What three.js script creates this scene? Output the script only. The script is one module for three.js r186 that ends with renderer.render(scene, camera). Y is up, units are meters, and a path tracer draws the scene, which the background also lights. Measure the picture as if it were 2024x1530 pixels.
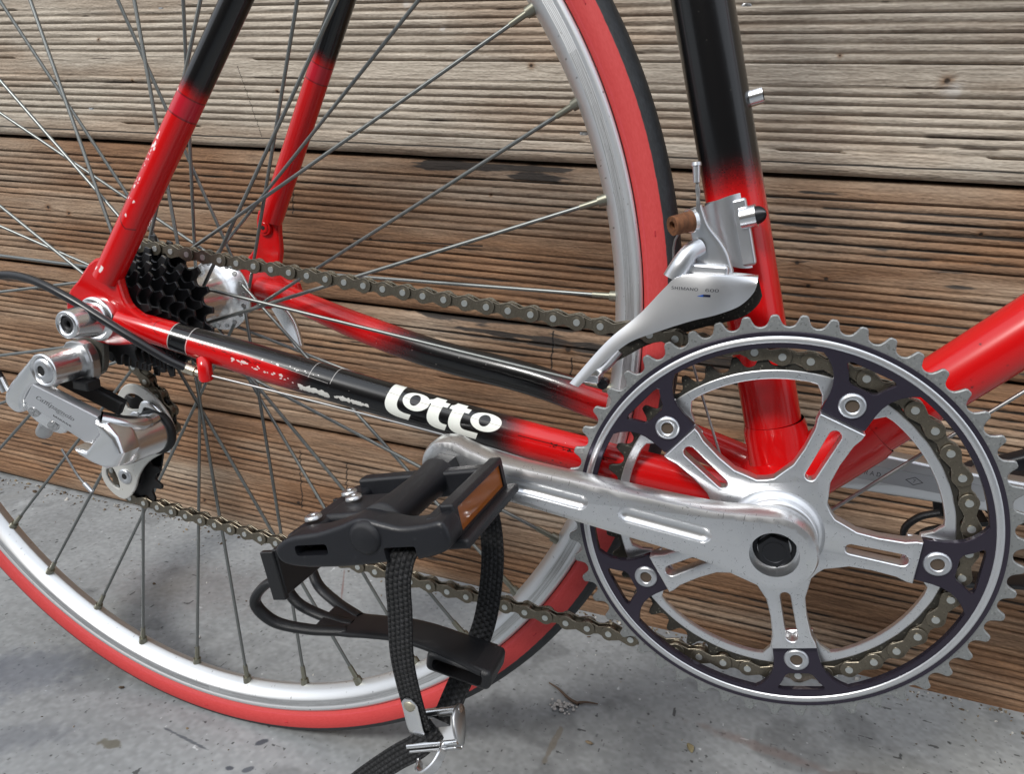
import * as THREE from 'three';
import { mergeGeometries, toCreasedNormals, mergeVertices } from 'three/addons/utils/BufferGeometryUtils.js';
import { RoundedBoxGeometry } from 'three/addons/geometries/RoundedBoxGeometry.js';
import { Brush, Evaluator, SUBTRACTION } from 'three-bvh-csg';

// ------------------------------------------------------------------ camera, sky, light
const scene = new THREE.Scene();
const BBH = 0.2675;                                   // height of the bottom bracket axis above the ground
const camera = new THREE.PerspectiveCamera(55.73, 2024 / 1530, 0.02, 120);
camera.position.set(-0.0202, 0.1639 + BBH, 0.4022);
camera.quaternion.setFromRotationMatrix(new THREE.Matrix4().makeBasis(
  new THREE.Vector3(0.94249, 0.04175, -0.33161), new THREE.Vector3(-0.13156, 0.95841, -0.25324), new THREE.Vector3(0.30725, 0.28231, 0.90879)));
const renderer = new THREE.WebGLRenderer({ antialias: true });
renderer.toneMapping = THREE.LinearToneMapping;
renderer.toneMappingExposure = 1.45;
renderer.shadowMap.enabled = true;

function skyTexture() {                               // even bright overcast, slightly blue
  const w = 256, h = 128, d = new Float32Array(w * h * 4);
  for (let j = 0; j < h; j++) for (let i = 0; i < w; i++) {
    const el = (j + 0.5) / h * Math.PI - Math.PI / 2, k = (j * w + i) * 4, s = Math.max(0, Math.sin(el));
    const az = (i + 0.5) / w * Math.PI * 2;
    const c = 1 + 0.10 * Math.sin(az * 2 + 6 * s) + 0.07 * Math.sin(az * 5 + 11 * s + 1.3);
    const l = (0.40 + 0.66 * s) * c * (el < 0 ? 0.45 : 1);
    d[k] = l * 0.93; d[k + 1] = l * 0.99; d[k + 2] = l * 1.08; d[k + 3] = 1;
  }
  const t = new THREE.DataTexture(d, w, h, THREE.RGBAFormat, THREE.FloatType);
  t.mapping = THREE.EquirectangularReflectionMapping; t.magFilter = THREE.LinearFilter; t.minFilter = THREE.LinearFilter; t.needsUpdate = true;
  return t;
}
scene.background = skyTexture();
scene.environment = scene.background;
const sun = new THREE.DirectionalLight(new THREE.Color(1, 0.97, 0.92), 1.8);
sun.position.set(-1.6, 3.0, 2.9); sun.target.position.set(-0.3, 0.2, 0);
sun.castShadow = true; sun.shadow.radius = 22; sun.shadow.mapSize.set(2048, 2048);
Object.assign(sun.shadow.camera, { left: -2, right: 2, top: 2, bottom: -2, near: 0.1, far: 12 });
scene.add(sun, sun.target);

// ------------------------------------------------------------------ helpers
const V = (x, y, z = 0) => new THREE.Vector3(x, y, z), PI = Math.PI, D2R = PI / 180;
let seedState = 12345;
function rnd() { seedState = (seedState * 1664525 + 1013904223) >>> 0; return seedState / 4294967296; }
function reseed(s) { seedState = s >>> 0; }
const clamp = (x, a = 0, b = 1) => Math.min(b, Math.max(a, x));
const smooth = (a, b, x) => { const t = clamp((x - a) / (b - a)); return t * t * (3 - 2 * t); };
const lerp = (a, b, t) => a + (b - a) * t;
function hash(i, j, s) { let h = (i * 374761393 + j * 668265263 + s * 2147483647) | 0; h = Math.imul(h ^ (h >>> 13), 1274126177); h ^= h >>> 16; return (h >>> 0) / 4294967296; }
function vnoise(x, y, s, px = 0, py = 0) {            // value noise, periodic when px, py are given
  const i = Math.floor(x), j = Math.floor(y), fx = x - i, fy = y - j, u = fx * fx * (3 - 2 * fx), v = fy * fy * (3 - 2 * fy);
  const m = (a, p) => (p ? ((a % p) + p) % p : a);
  const a = hash(m(i, px), m(j, py), s), b = hash(m(i + 1, px), m(j, py), s), c = hash(m(i, px), m(j + 1, py), s), d = hash(m(i + 1, px), m(j + 1, py), s);
  return a + (b - a) * u + (c - a) * v + (a - b - c + d) * u * v;
}
function fbm(x, y, s, oct = 4, px = 0, py = 0) { let r = 0, a = 0.5, n = 0; for (let o = 0; o < oct; o++) { r += a * vnoise(x, y, s + o * 17, px, py); n += a; x *= 2; y *= 2; px *= 2; py *= 2; a *= 0.5; } return r / n; }

function dataTex(w, h, fn, srgb, wrap = THREE.RepeatWrapping) {
  const d = new Uint8Array(w * h * 4);
  for (let j = 0; j < h; j++) for (let i = 0; i < w; i++) {
    const c = fn((i + 0.5) / w, (j + 0.5) / h, i, j), k = (j * w + i) * 4;
    if (typeof c === 'number') { d[k] = d[k + 1] = d[k + 2] = clamp(c) * 255; } else { d[k] = clamp(c[0]) * 255; d[k + 1] = clamp(c[1]) * 255; d[k + 2] = clamp(c[2]) * 255; }
    d[k + 3] = 255;
  }
  const t = new THREE.DataTexture(d, w, h);
  t.wrapS = t.wrapT = wrap; t.magFilter = THREE.LinearFilter; t.minFilter = THREE.LinearMipmapLinearFilter; t.generateMipmaps = true;
  if (srgb) t.colorSpace = THREE.SRGBColorSpace;
  t.needsUpdate = true; return t;
}
function canvasTex(w, h, draw, srgb = true) {
  const c = document.createElement('canvas'); c.width = w; c.height = h;
  draw(c.getContext('2d'), w, h);
  const t = new THREE.CanvasTexture(c); t.magFilter = THREE.LinearFilter;
  if (srgb) t.colorSpace = THREE.SRGBColorSpace;
  return t;
}
function rep(t, x, y) { const c = t.clone(); c.wrapS = c.wrapT = THREE.RepeatWrapping; c.repeat.set(x, y); c.needsUpdate = true; return c; }

function plain(g) {                                   // same attributes everywhere, so that geometries can be merged
  const o = g.index ? g.toNonIndexed() : g;
  for (const k of Object.keys(o.attributes)) if (!['position', 'normal', 'uv'].includes(k)) o.deleteAttribute(k);
  if (!o.attributes.uv) o.setAttribute('uv', new THREE.BufferAttribute(new Float32Array(o.attributes.position.count * 2), 2));
  if (!o.attributes.normal) o.computeVertexNormals();
  o.clearGroups();
  return o;
}
const merge = (...l) => mergeGeometries(l.flat().map(plain), false);
function creased(g, a) { const o = g.clone().scale(1000, 1000, 1000), r = toCreasedNormals(o, a); r.scale(0.001, 0.001, 0.001); return r; }   // the helper rounds positions to 1 cm, so it works in millimetres
function crease(g, a = 0.6) { const o = g.index ? g : mergeVertices(g, 1e-6); return creased(o, a); }
function tint(g, r, gg, b) { const n = g.attributes.position.count, a = new Float32Array(n * 3); for (let i = 0; i < n; i++) { a[3 * i] = r; a[3 * i + 1] = gg; a[3 * i + 2] = b; } g.setAttribute('color', new THREE.BufferAttribute(a, 3)); return g; }
function mergeTinted(l) { return mergeGeometries(l.map(([g, c]) => tint(plain(g), ...c)), false); }

let bike = null;
function shadow(m) { m.castShadow = true; m.receiveShadow = true; return m; }
function mesh(name, geo, mat, parent) { const m = shadow(new THREE.Mesh(geo, mat)); m.name = name; parent.add(m); if (parent === bike) m.position.y = BBH; return m; }
function group(name, parent) { const g = new THREE.Group(); g.name = name; parent.add(g); if (parent === bike) g.position.y = BBH; return g; }

function cyl(a, b, r1, r2 = r1, seg = 20, open = false) {
  const d = b.clone().sub(a), g = new THREE.CylinderGeometry(r2, r1, d.length(), seg, 1, open);
  g.applyQuaternion(new THREE.Quaternion().setFromUnitVectors(V(0, 1, 0), d.clone().normalize()));
  const m = a.clone().add(b).multiplyScalar(0.5); g.translate(m.x, m.y, m.z); return g;
}
function zcyl(x, y, z0, z1, r1, r2 = r1, seg = 24) { return cyl(V(x, y, z0), V(x, y, z1), r1, r2, seg); }
function lathe(profile, seg = 48, x = 0, y = 0) {      // profile of [radius, z], turned round the z axis
  const g = new THREE.LatheGeometry(profile.map(([r, z]) => new THREE.Vector2(Math.max(r, 1e-5), z)), seg);
  g.rotateX(PI / 2); g.translate(x, y, 0); return g;
}
function shapeOf(pts, curve = 0) {
  if (!curve) return new THREE.Shape(pts.map((p) => new THREE.Vector2(p[0], p[1])));
  const c = new THREE.CatmullRomCurve3(pts.map((p) => V(p[0], p[1], 0)), true, 'centripetal');
  return new THREE.Shape(c.getPoints(pts.length * curve).slice(0, -1).map((p) => new THREE.Vector2(p.x, p.y)));
}
function plate(shape, z0, z1, bevel = 0.0004, seg = 1, curve = 12) {
  const g = new THREE.ExtrudeGeometry(shape, { depth: z1 - z0 - 2 * bevel, bevelEnabled: bevel > 0, bevelThickness: bevel, bevelSize: bevel, bevelOffset: -bevel, bevelSegments: seg, curveSegments: curve });
  g.translate(0, 0, z0 + bevel); return g;
}
function rbox(w, h, d, r, x = 0, y = 0, z = 0) { const g = new RoundedBoxGeometry(w, h, d, 2, r); g.translate(x, y, z); return g; }
function circlePath(x, y, r, n = 32) { const p = new THREE.Path(); p.absarc(x, y, r, 0, PI * 2, true); return p; }

// a tube of elliptic section along points: v = 0.5 looks along ref, v grows towards ref x tangent
function sweep(pts, n, seg, rfn, { ref = V(0, 0, 1), caps = true, at = true, straight = false } = {}) {
  const curve = straight ? new THREE.LineCurve3(pts[0], pts[1]) : new THREE.CatmullRomCurve3(pts, false, 'centripetal');
  const pos = [], nor = [], uv = [], idx = [];
  for (let i = 0; i <= n; i++) {
    const t = i / n, c = at ? curve.getPointAt(t) : curve.getPoint(t), T = at ? curve.getTangentAt(t) : curve.getTangent(t);
    const A = ref.clone().addScaledVector(T, -T.dot(ref)).normalize(), B = A.clone().cross(T);
    const [ra, rb] = rfn(t);
    for (let j = 0; j <= seg; j++) {
      const a = -PI + 2 * PI * j / seg, ca = Math.cos(a), sa = Math.sin(a);
      const p = c.clone().addScaledVector(A, ra * ca).addScaledVector(B, rb * sa), m = A.clone().multiplyScalar(ca * rb).addScaledVector(B, sa * ra).normalize();
      pos.push(p.x, p.y, p.z); nor.push(m.x, m.y, m.z); uv.push(t, j / seg);
    }
  }
  const w = seg + 1;
  for (let i = 0; i < n; i++) for (let j = 0; j < seg; j++) { const a = i * w + j; idx.push(a, a + w, a + 1, a + 1, a + w, a + w + 1); }
  if (caps) for (const [i, s] of [[0, -1], [n, 1]]) {
    const T = (at ? curve.getTangentAt(i / n) : curve.getTangent(i / n)).multiplyScalar(s), c = at ? curve.getPointAt(i / n) : curve.getPoint(i / n), base = pos.length / 3;
    pos.push(c.x, c.y, c.z); nor.push(T.x, T.y, T.z); uv.push(i / n, 0.5);
    for (let j = 0; j <= seg; j++) { const k = (i * w + j) * 3; pos.push(pos[k], pos[k + 1], pos[k + 2]); nor.push(T.x, T.y, T.z); uv.push(i / n, 0.5); }
    for (let j = 0; j < seg; j++) s > 0 ? idx.push(base, base + 1 + j, base + 2 + j) : idx.push(base, base + 2 + j, base + 1 + j);
  }
  const g = new THREE.BufferGeometry();
  g.setAttribute('position', new THREE.Float32BufferAttribute(pos, 3)); g.setAttribute('normal', new THREE.Float32BufferAttribute(nor, 3)); g.setAttribute('uv', new THREE.Float32BufferAttribute(uv, 2)); g.setIndex(idx);
  return g;
}
const tube = (pts, r, n = 24, seg = 10, o = {}) => sweep(pts, n, seg, () => [r, r], o);
// a bar of rounded rectangular section; width runs along ref; uv in metres (along, across)
function ribbon(pts, n, width, thick, ref, { wfn = null, tfn = null, round = 0.35 } = {}) {
  const curve = new THREE.CatmullRomCurve3(pts, false, 'centripetal'), L = curve.getLength();
  const pos = [], uv = [], idx = [], K = 16;
  const refAt = typeof ref === 'function' ? ref : () => ref;
  for (let i = 0; i <= n; i++) {
    const t = i / n, c = curve.getPointAt(t), T = curve.getTangentAt(t), rf = refAt(t);
    const A = rf.clone().addScaledVector(T, -T.dot(rf)).normalize(), B = A.clone().cross(T);
    const w = (wfn ? wfn(t) : width) / 2, h = (tfn ? tfn(t) : thick) / 2;
    for (let j = 0; j <= K; j++) {
      const a = -PI + 2 * PI * j / K + PI / K, ca = Math.cos(a), sa = Math.sin(a), e = round;
      const x = w * Math.sign(ca) * Math.pow(Math.abs(ca), e), y = h * Math.sign(sa) * Math.pow(Math.abs(sa), e);
      const p = c.clone().addScaledVector(A, x).addScaledVector(B, y);
      pos.push(p.x, p.y, p.z); uv.push(t * L, x + (y > 0 ? 0 : width * 1.5));
    }
  }
  const q = K + 1;
  for (let i = 0; i < n; i++) for (let j = 0; j < K; j++) { const a = i * q + j; idx.push(a, a + q, a + 1, a + 1, a + q, a + q + 1); }
  for (const i of [0, n]) for (let j = 1; j < K - 1; j++) { const b = i * q; i ? idx.push(b, b + j, b + j + 1) : idx.push(b, b + j + 1, b + j); }
  const g = new THREE.BufferGeometry();
  g.setAttribute('position', new THREE.Float32BufferAttribute(pos, 3)); g.setAttribute('uv', new THREE.Float32BufferAttribute(uv, 2)); g.setIndex(idx); g.computeVertexNormals();
  return creased(g, 0.7);
}
function hexPrism(x, y, z0, z1, r, turn = 0) { const g = new THREE.CylinderGeometry(r, r, z1 - z0, 6); g.rotateX(PI / 2); g.rotateZ(turn); g.translate(x, y, (z0 + z1) / 2); return crease(g, 0.3); }
const evaluator = new Evaluator(); evaluator.attributes = ['position', 'normal', 'uv']; evaluator.useGroups = false;
function cut(a, ...bs) { let r = new Brush(plain(a)); r.updateMatrixWorld(); for (const b of bs) { const k = new Brush(plain(b)); k.updateMatrixWorld(); r = evaluator.evaluate(r, k, SUBTRACTION); } const g = r.geometry; g.clearGroups(); return g; }

// ------------------------------------------------------------------ materials
const speck = dataTex(512, 512, (u, v) => 0.35 * fbm(u * 8, v * 8, 3, 5, 8, 8) + 0.65 * vnoise(u * 128, v * 128, 9, 128, 128), false);
const cloud = dataTex(512, 512, (u, v) => fbm(u * 6, v * 6, 31, 6, 6, 6), false);
const scuff = (() => {                                 // fine scratches, grey level = roughness
  const t = canvasTex(1024, 1024, (c, w, h) => {
    c.fillStyle = 'rgb(70,70,70)'; c.fillRect(0, 0, w, h); reseed(77);
    for (let i = 0; i < 260; i++) { c.fillStyle = `rgba(${rnd() < 0.5 ? '120,120,120' : '40,40,40'},0.06)`; c.beginPath(); c.ellipse(rnd() * w, rnd() * h, 20 + rnd() * 120, 10 + rnd() * 60, rnd() * 3, 0, 7); c.fill(); }
    for (let i = 0; i < 1500; i++) { const x = rnd() * w, y = rnd() * h, a = (rnd() - 0.5) * 1.2 + (rnd() < 0.3 ? 1.5 : 0), l = 6 + rnd() * 60; c.strokeStyle = `rgba(190,190,190,${0.1 + 0.35 * rnd()})`; c.lineWidth = 0.5 + rnd(); c.beginPath(); c.moveTo(x, y); c.lineTo(x + l * Math.cos(a), y + l * Math.sin(a)); c.stroke(); }
  }, false);
  t.wrapS = t.wrapT = THREE.RepeatWrapping; return t;
})();
// worn aluminium: colour with dark nicks and grime specks
function aluColour(seed, nicks, base = 215) {
  const t = canvasTex(1024, 1024, (c, w, h) => {
    reseed(seed); c.fillStyle = `rgb(${base},${base + 1},${base + 3})`; c.fillRect(0, 0, w, h);
    for (let i = 0; i < 400; i++) { const g = base - 14 + rnd() * 22; c.fillStyle = `rgba(${g},${g},${g},0.12)`; c.beginPath(); c.ellipse(rnd() * w, rnd() * h, 10 + rnd() * 90, 5 + rnd() * 40, rnd() * 3, 0, 7); c.fill(); }
    for (let i = 0; i < nicks; i++) {
      const x = rnd() * w, y = rnd() * h, a = rnd() * 6.3, l = 1 + rnd() * rnd() * 22;
      c.strokeStyle = `rgba(45,45,48,${0.25 + 0.6 * rnd()})`; c.lineWidth = 0.6 + 1.6 * rnd();
      c.beginPath(); c.moveTo(x, y); c.lineTo(x + l * Math.cos(a), y + l * Math.sin(a)); c.stroke();
    }
    for (let i = 0; i < nicks * 2; i++) { c.fillStyle = `rgba(50,46,40,${0.2 + 0.5 * rnd()})`; c.beginPath(); c.arc(rnd() * w, rnd() * h, 0.5 + 1.6 * rnd() * rnd(), 0, 7); c.fill(); }
  });
  t.wrapS = t.wrapT = THREE.RepeatWrapping; return t;
}
const aluMap = aluColour(5, 800, 230);
const lin = (r, g, b) => new THREE.Color().setRGB(r, g, b);
const std = (o) => new THREE.MeshStandardMaterial(o), phy = (o) => new THREE.MeshPhysicalMaterial(o);
const M = {
  crank: std({ color: 0xffffff, map: rep(aluMap, 12, 12), metalness: 0.95, roughness: 0.31 }),
  alu: std({ color: lin(0.92, 0.925, 0.935), metalness: 1, roughness: 0.25 }),
  chrome: std({ color: lin(0.86, 0.865, 0.875), metalness: 1, roughness: 0.24 }),
  matteAlu: std({ color: lin(0.70, 0.715, 0.74), metalness: 1, roughness: 0.36 }),
  rim: std({ color: lin(0.93, 0.93, 0.93), metalness: 0.85, roughness: 0.40 }),
  spoke: std({ color: lin(0.41, 0.43, 0.42), metalness: 0.9, roughness: 0.42, map: rep(dataTex(256, 16, (u, v) => 0.6 + 0.4 * fbm(u * 60, v * 3, 5, 3, 60, 3), true), 1, 1) }),
  brass: std({ color: lin(0.27, 0.265, 0.215), metalness: 0.9, roughness: 0.45 }),
  steel: std({ color: lin(0.55, 0.55, 0.55), metalness: 1, roughness: 0.32 }),
  darkSteel: std({ color: lin(0.035, 0.036, 0.04), metalness: 0.8, roughness: 0.42 }),
  cog: std({ color: lin(0.065, 0.066, 0.070), metalness: 0.8, roughness: 0.32, bumpMap: rep(speck, 40, 40), bumpScale: 0.00004 }),
  rust: std({ color: 0xffffff, map: dataTex(128, 128, (u, v) => { const n = fbm(u * 8, v * 8, 4, 4, 8, 8); return [0.30 + 0.25 * n, 0.19 + 0.17 * n, 0.13 + 0.1 * n]; }, true), metalness: 0.2, roughness: 0.8 }),
  black: phy({ color: lin(0.010, 0.010, 0.011), roughness: 0.55 }),
  socket: std({ color: lin(0.006, 0.006, 0.006), roughness: 0.8 }),
  housing: phy({ color: lin(0.008, 0.008, 0.010), roughness: 0.32 }),
  anod: std({ color: lin(0.040, 0.034, 0.050), metalness: 0.55, roughness: 0.34, roughnessMap: rep(cloud, 8, 8), bumpMap: rep(scuff, 9, 9), bumpScale: 0.00001 }),
  cage: std({ color: lin(0.84, 0.845, 0.86), metalness: 1, roughness: 0.36 }),
  cable: std({ color: lin(0.34, 0.34, 0.34), metalness: 0.9, roughness: 0.4 }),
};
const toothMap = canvasTex(1024, 1024, (c, w, h) => { reseed(19); c.fillStyle = 'rgb(150,152,152)'; c.fillRect(0, 0, w, h); for (let i = 0; i < 5200; i++) { const g = rnd() < 0.6 ? 60 + 60 * rnd() : 180 + 40 * rnd(); c.fillStyle = `rgba(${g},${g},${g * 0.97},${0.1 + 0.25 * rnd()})`; c.beginPath(); c.ellipse(rnd() * w, rnd() * h, 1 + 7 * rnd(), 1 + 4 * rnd(), rnd() * 3, 0, 7); c.fill(); } });
M.tooth = std({ color: 0xffffff, map: rep(toothMap, 10, 10), metalness: 0.75, roughness: 0.5 });
const grimeMap = canvasTex(1024, 1024, (c, w, h) => { reseed(23); c.fillStyle = 'rgb(52,50,45)'; c.fillRect(0, 0, w, h); for (let i = 0; i < 5000; i++) { const g = rnd() < 0.8 ? 25 + 50 * rnd() : 120 + 90 * rnd(); c.fillStyle = `rgba(${g},${g * 0.97},${g * 0.88},${0.15 + 0.4 * rnd()})`; c.beginPath(); c.ellipse(rnd() * w, rnd() * h, 1 + 7 * rnd(), 1 + 5 * rnd(), rnd() * 3, 0, 7); c.fill(); } });
M.grime = std({ color: 0xffffff, map: rep(grimeMap, 12, 12), metalness: 0.4, roughness: 0.55, bumpMap: rep(speck, 30, 30), bumpScale: 0.0001 });
const chainMap = canvasTex(1024, 1024, (c, w, h) => { reseed(29); c.fillStyle = 'rgb(134,127,115)'; c.fillRect(0, 0, w, h); for (let i = 0; i < 6000; i++) { const g = rnd() < 0.75 ? 70 + 60 * rnd() : 180 + 40 * rnd(); c.fillStyle = `rgba(${g},${g * 0.95},${g * 0.86},${0.08 + 0.3 * rnd()})`; c.beginPath(); c.ellipse(rnd() * w, rnd() * h, 1 + 6 * rnd(), 1 + 4 * rnd(), rnd() * 3, 0, 7); c.fill(); } });
M.chain = std({ color: 0xffffff, vertexColors: true, map: rep(chainMap, 14, 14), metalness: 0.9, roughness: 0.36 });
M.resin = phy({ color: 0xffffff, map: rep(canvasTex(512, 512, (c, w, h) => { reseed(41); c.fillStyle = 'rgb(21,22,27)'; c.fillRect(0, 0, w, h); for (let i = 0; i < 1300; i++) { const g = rnd() < 0.5 ? 14 + 14 * rnd() : 60 + 80 * rnd(); c.fillStyle = `rgba(${g},${g},${g * 0.98},${0.05 + 0.2 * rnd()})`; c.beginPath(); c.ellipse(rnd() * w, rnd() * h, 0.6 + 5 * rnd() * rnd(), 0.6 + 3 * rnd() * rnd(), rnd() * 3, 0, 7); c.fill(); } }), 5, 5), roughness: 0.42, bumpMap: rep(speck, 24, 24), bumpScale: 0.00006 });
M.clip = phy({ color: lin(0.009, 0.0092, 0.0105), roughness: 0.34, bumpMap: rep(speck, 30, 30), bumpScale: 0.00005 });
const weave = (u, v) => { const a = u * 4, b = v * 4, row = Math.floor(b), x = a + (row % 2) * 0.5, fx = x - Math.floor(x), fy = b - row; return Math.pow(Math.sin(PI * fx), 0.7) * Math.pow(Math.sin(PI * fy), 0.6); };
M.strap = phy({ color: 0xffffff, roughness: 0.75, map: rep(dataTex(256, 256, (u, v) => { const w = weave(u, v), n = vnoise(u * 90, v * 90, 7, 90, 90); const d = fbm(u * 4, v * 4, 61, 3, 4, 4) > 0.62 && n > 0.6 ? 0.12 : 0; const k = 0.045 + 0.07 * w * (0.6 + 0.4 * n) + d; return [k, k, k * 1.03 + 0.005]; }, true), 80, 110), bumpMap: rep(dataTex(256, 256, (u, v) => weave(u, v), false), 80, 110), bumpScale: 0.0013 });
M.amber = phy({ color: lin(0.85, 0.22, 0.015), roughness: 0.25, clearcoat: 0.7, bumpMap: rep(dataTex(128, 128, (u, v) => { const x = (u * 8) % 1 - 0.5, y = (v * 8) % 1 - 0.5; return 1 - 2 * Math.hypot(x, y); }, false), 30, 30), bumpScale: 0.0006 });

// frame paint: colour along (x) and round (y) each tube
const RED = [200, 8, 12], BLK = [10, 10, 12];
function paintTex(w, h, blackAt, extra, seed) {        // blackAt(t) 0 = red .. 1 = black, as the airbrush left it
  return canvasTex(w, h, (c) => {
    reseed(seed);
    for (let i = 0; i < w; i++) { const k = clamp(blackAt(i / w)); c.fillStyle = `rgb(${RED.map((r, q) => Math.round(lerp(r, BLK[q], k))).join(',')})`; c.fillRect(i, 0, 1, h); }
    for (let i = 0; i < w; i++) { const k = clamp(blackAt(i / w)); if (k > 0.02 && k < 0.98) for (let j = 0; j < h / 10; j++) { c.fillStyle = rnd() < k ? 'rgba(10,10,12,0.35)' : 'rgba(200,16,22,0.3)'; c.fillRect(i, rnd() * h, 1.4, 1.4); } }
    if (extra) extra(c, w, h);
  });
}
function paint(map) { return phy({ color: 0xffffff, map, roughness: 0.24, clearcoat: 0.35, clearcoatRoughness: 0.10, bumpMap: rep(cloud, 3, 2), bumpScale: 0.00005 }); }
M.red = phy({ color: new THREE.Color().setRGB(RED[0] / 255, RED[1] / 255, RED[2] / 255, THREE.SRGBColorSpace), roughness: 0.24, clearcoat: 0.35, clearcoatRoughness: 0.10 });
function chip(c, x, y, s, col = '#e6e4de') { c.fillStyle = col; c.beginPath(); const n = 7 + Math.floor(rnd() * 5); for (let i = 0; i < n; i++) { const a = i / n * 6.283, r = s * (0.45 + 0.75 * rnd()); c.lineTo(x + r * Math.cos(a) * 1.3, y + r * Math.sin(a)); } c.fill(); }

// ------------------------------------------------------------------ setting: concrete and the plank wall
const WALLZ = -0.25;
const gw = 1.6, gd = 0.8, gx0 = -1.1, gz0 = -0.35;
{
  const stain = [];                                    // [x, z, length, width, angle, strength, rgb]
  stain.push([-0.444, 0.065, 0.021, 0.012, 0.15, 0.75, [88, 84, 72]], [-0.34, 0.021, 0.014, 0.006, 0.9, 0.8, [60, 64, 72]], [-0.346, 0.051, 0.006, 0.004, 0.2, 0.8, [62, 66, 74]], [-0.333, 0.047, 0.009, 0.005, 0.7, 0.7, [66, 70, 78]],
    [-0.395, 0.040, 0.050, 0.0025, -0.12, 0.75, [70, 74, 80]], [-0.13, -0.063, 0.050, 0.0055, 1.5, 0.7, [105, 98, 88]], [0.03, -0.12, 0.11, 0.012, -0.12, 0.35, [110, 84, 76]], [0.09, -0.115, 0.06, 0.012, 0.25, 0.35, [96, 84, 82]],
    [-0.55, -0.13, 0.20, 0.10, 0.1, 0.14, [112, 92, 88]], [-0.40, -0.19, 0.002, 0.09, 0.5, 0.55, [124, 92, 88]], [-0.06, -0.03, 0.06, 0.012, 0.2, 0.5, [70, 120, 124]], [-0.58, 0.03, 0.14, 0.07, 0.6, 0.5, [84, 88, 98]], [-0.52, 0.09, 0.12, 0.03, 0.5, 0.4, [88, 92, 100]], [-0.50, -0.03, 0.06, 0.008, -0.4, 0.5, [80, 84, 92]], [-0.62, 0.03, 0.12, 0.02, -0.5, 0.3, [84, 88, 98]]);
  const base = (u, v) => {
    const x = gx0 + u * gw, z = gz0 + v * gd;
    let k = 0.575 + 0.20 * (fbm(u * 4, v * 2, 101, 4, 4, 2) - 0.5) + 0.14 * (fbm(u * 16, v * 8, 102, 4, 16, 8) - 0.5) + 0.07 * (vnoise(u * 512, v * 256, 103, 512, 256) - 0.5);
    let c = [k * 0.955, k * 0.973, k * 0.982];
    const w = smooth(0.5, 0.7, fbm(u * 6, v * 3, 110, 4, 6, 3)); c = [c[0] + 0.035 * w, c[1] + 0.02 * w, c[2] - 0.02 * w];
    const s2 = smooth(0.62, 0.72, fbm(u * 28, v * 14, 120, 4, 28, 14)); c = c.map((q) => q * (1 - 0.13 * s2));
    const pit = vnoise(u * 320, v * 160, 130, 320, 160); const por = vnoise(u * 640, v * 320, 131, 640, 320); if (por > 0.93) c = c.map((q) => q * 0.78); if (pit > 0.95) c = c.map((q) => q * 0.55); else if (pit < 0.02) c = c.map((q) => q * 1.25 + 0.03);
    for (const [sx, sz, l, ww, a, st, rgb] of stain) {
      const dx = x - sx, dz = z - sz; if (Math.abs(dx) > 0.25 || Math.abs(dz) > 0.25) continue;
      const p = (dx * Math.cos(a) - dz * Math.sin(a)) / l * 2, q = (dx * Math.sin(a) + dz * Math.cos(a)) / ww * 2, n = fbm(u * 260, v * 130, 140, 3), d = Math.hypot(p, q) + (n - 0.5) * 0.9;
      const m = st * (1 - smooth(l > 0.1 ? 0.3 : 0.75, l > 0.1 ? 1.3 : 1.05, d)); if (m > 0) c = c.map((g, i) => lerp(g, rgb[i] / 255, m));
    }
    return c;
  };
  const map = dataTex(2048, 1024, base, true), bump = dataTex(1024, 512, (u, v) => 0.5 + 0.5 * (fbm(u * 40, v * 20, 150, 4, 40, 20) - 0.5) + 0.4 * (vnoise(u * 300, v * 150, 151, 300, 150) - 0.5), false);
  const g = new THREE.PlaneGeometry(44, 44, 1, 1); g.rotateX(-PI / 2);
  const p = g.attributes.position, uv = g.attributes.uv;
  for (let i = 0; i < p.count; i++) uv.setXY(i, (p.getX(i) - gx0) / gw, (p.getZ(i) - gz0) / gd);
  const ground = mesh('ground', g, std({ color: 0xffffff, map, bumpMap: bump, bumpScale: 0.0012, roughness: 0.82 }), scene);
  ground.userData = { kind: 'structure', label: 'grey stained concrete floor', category: 'floor' };
}

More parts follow.
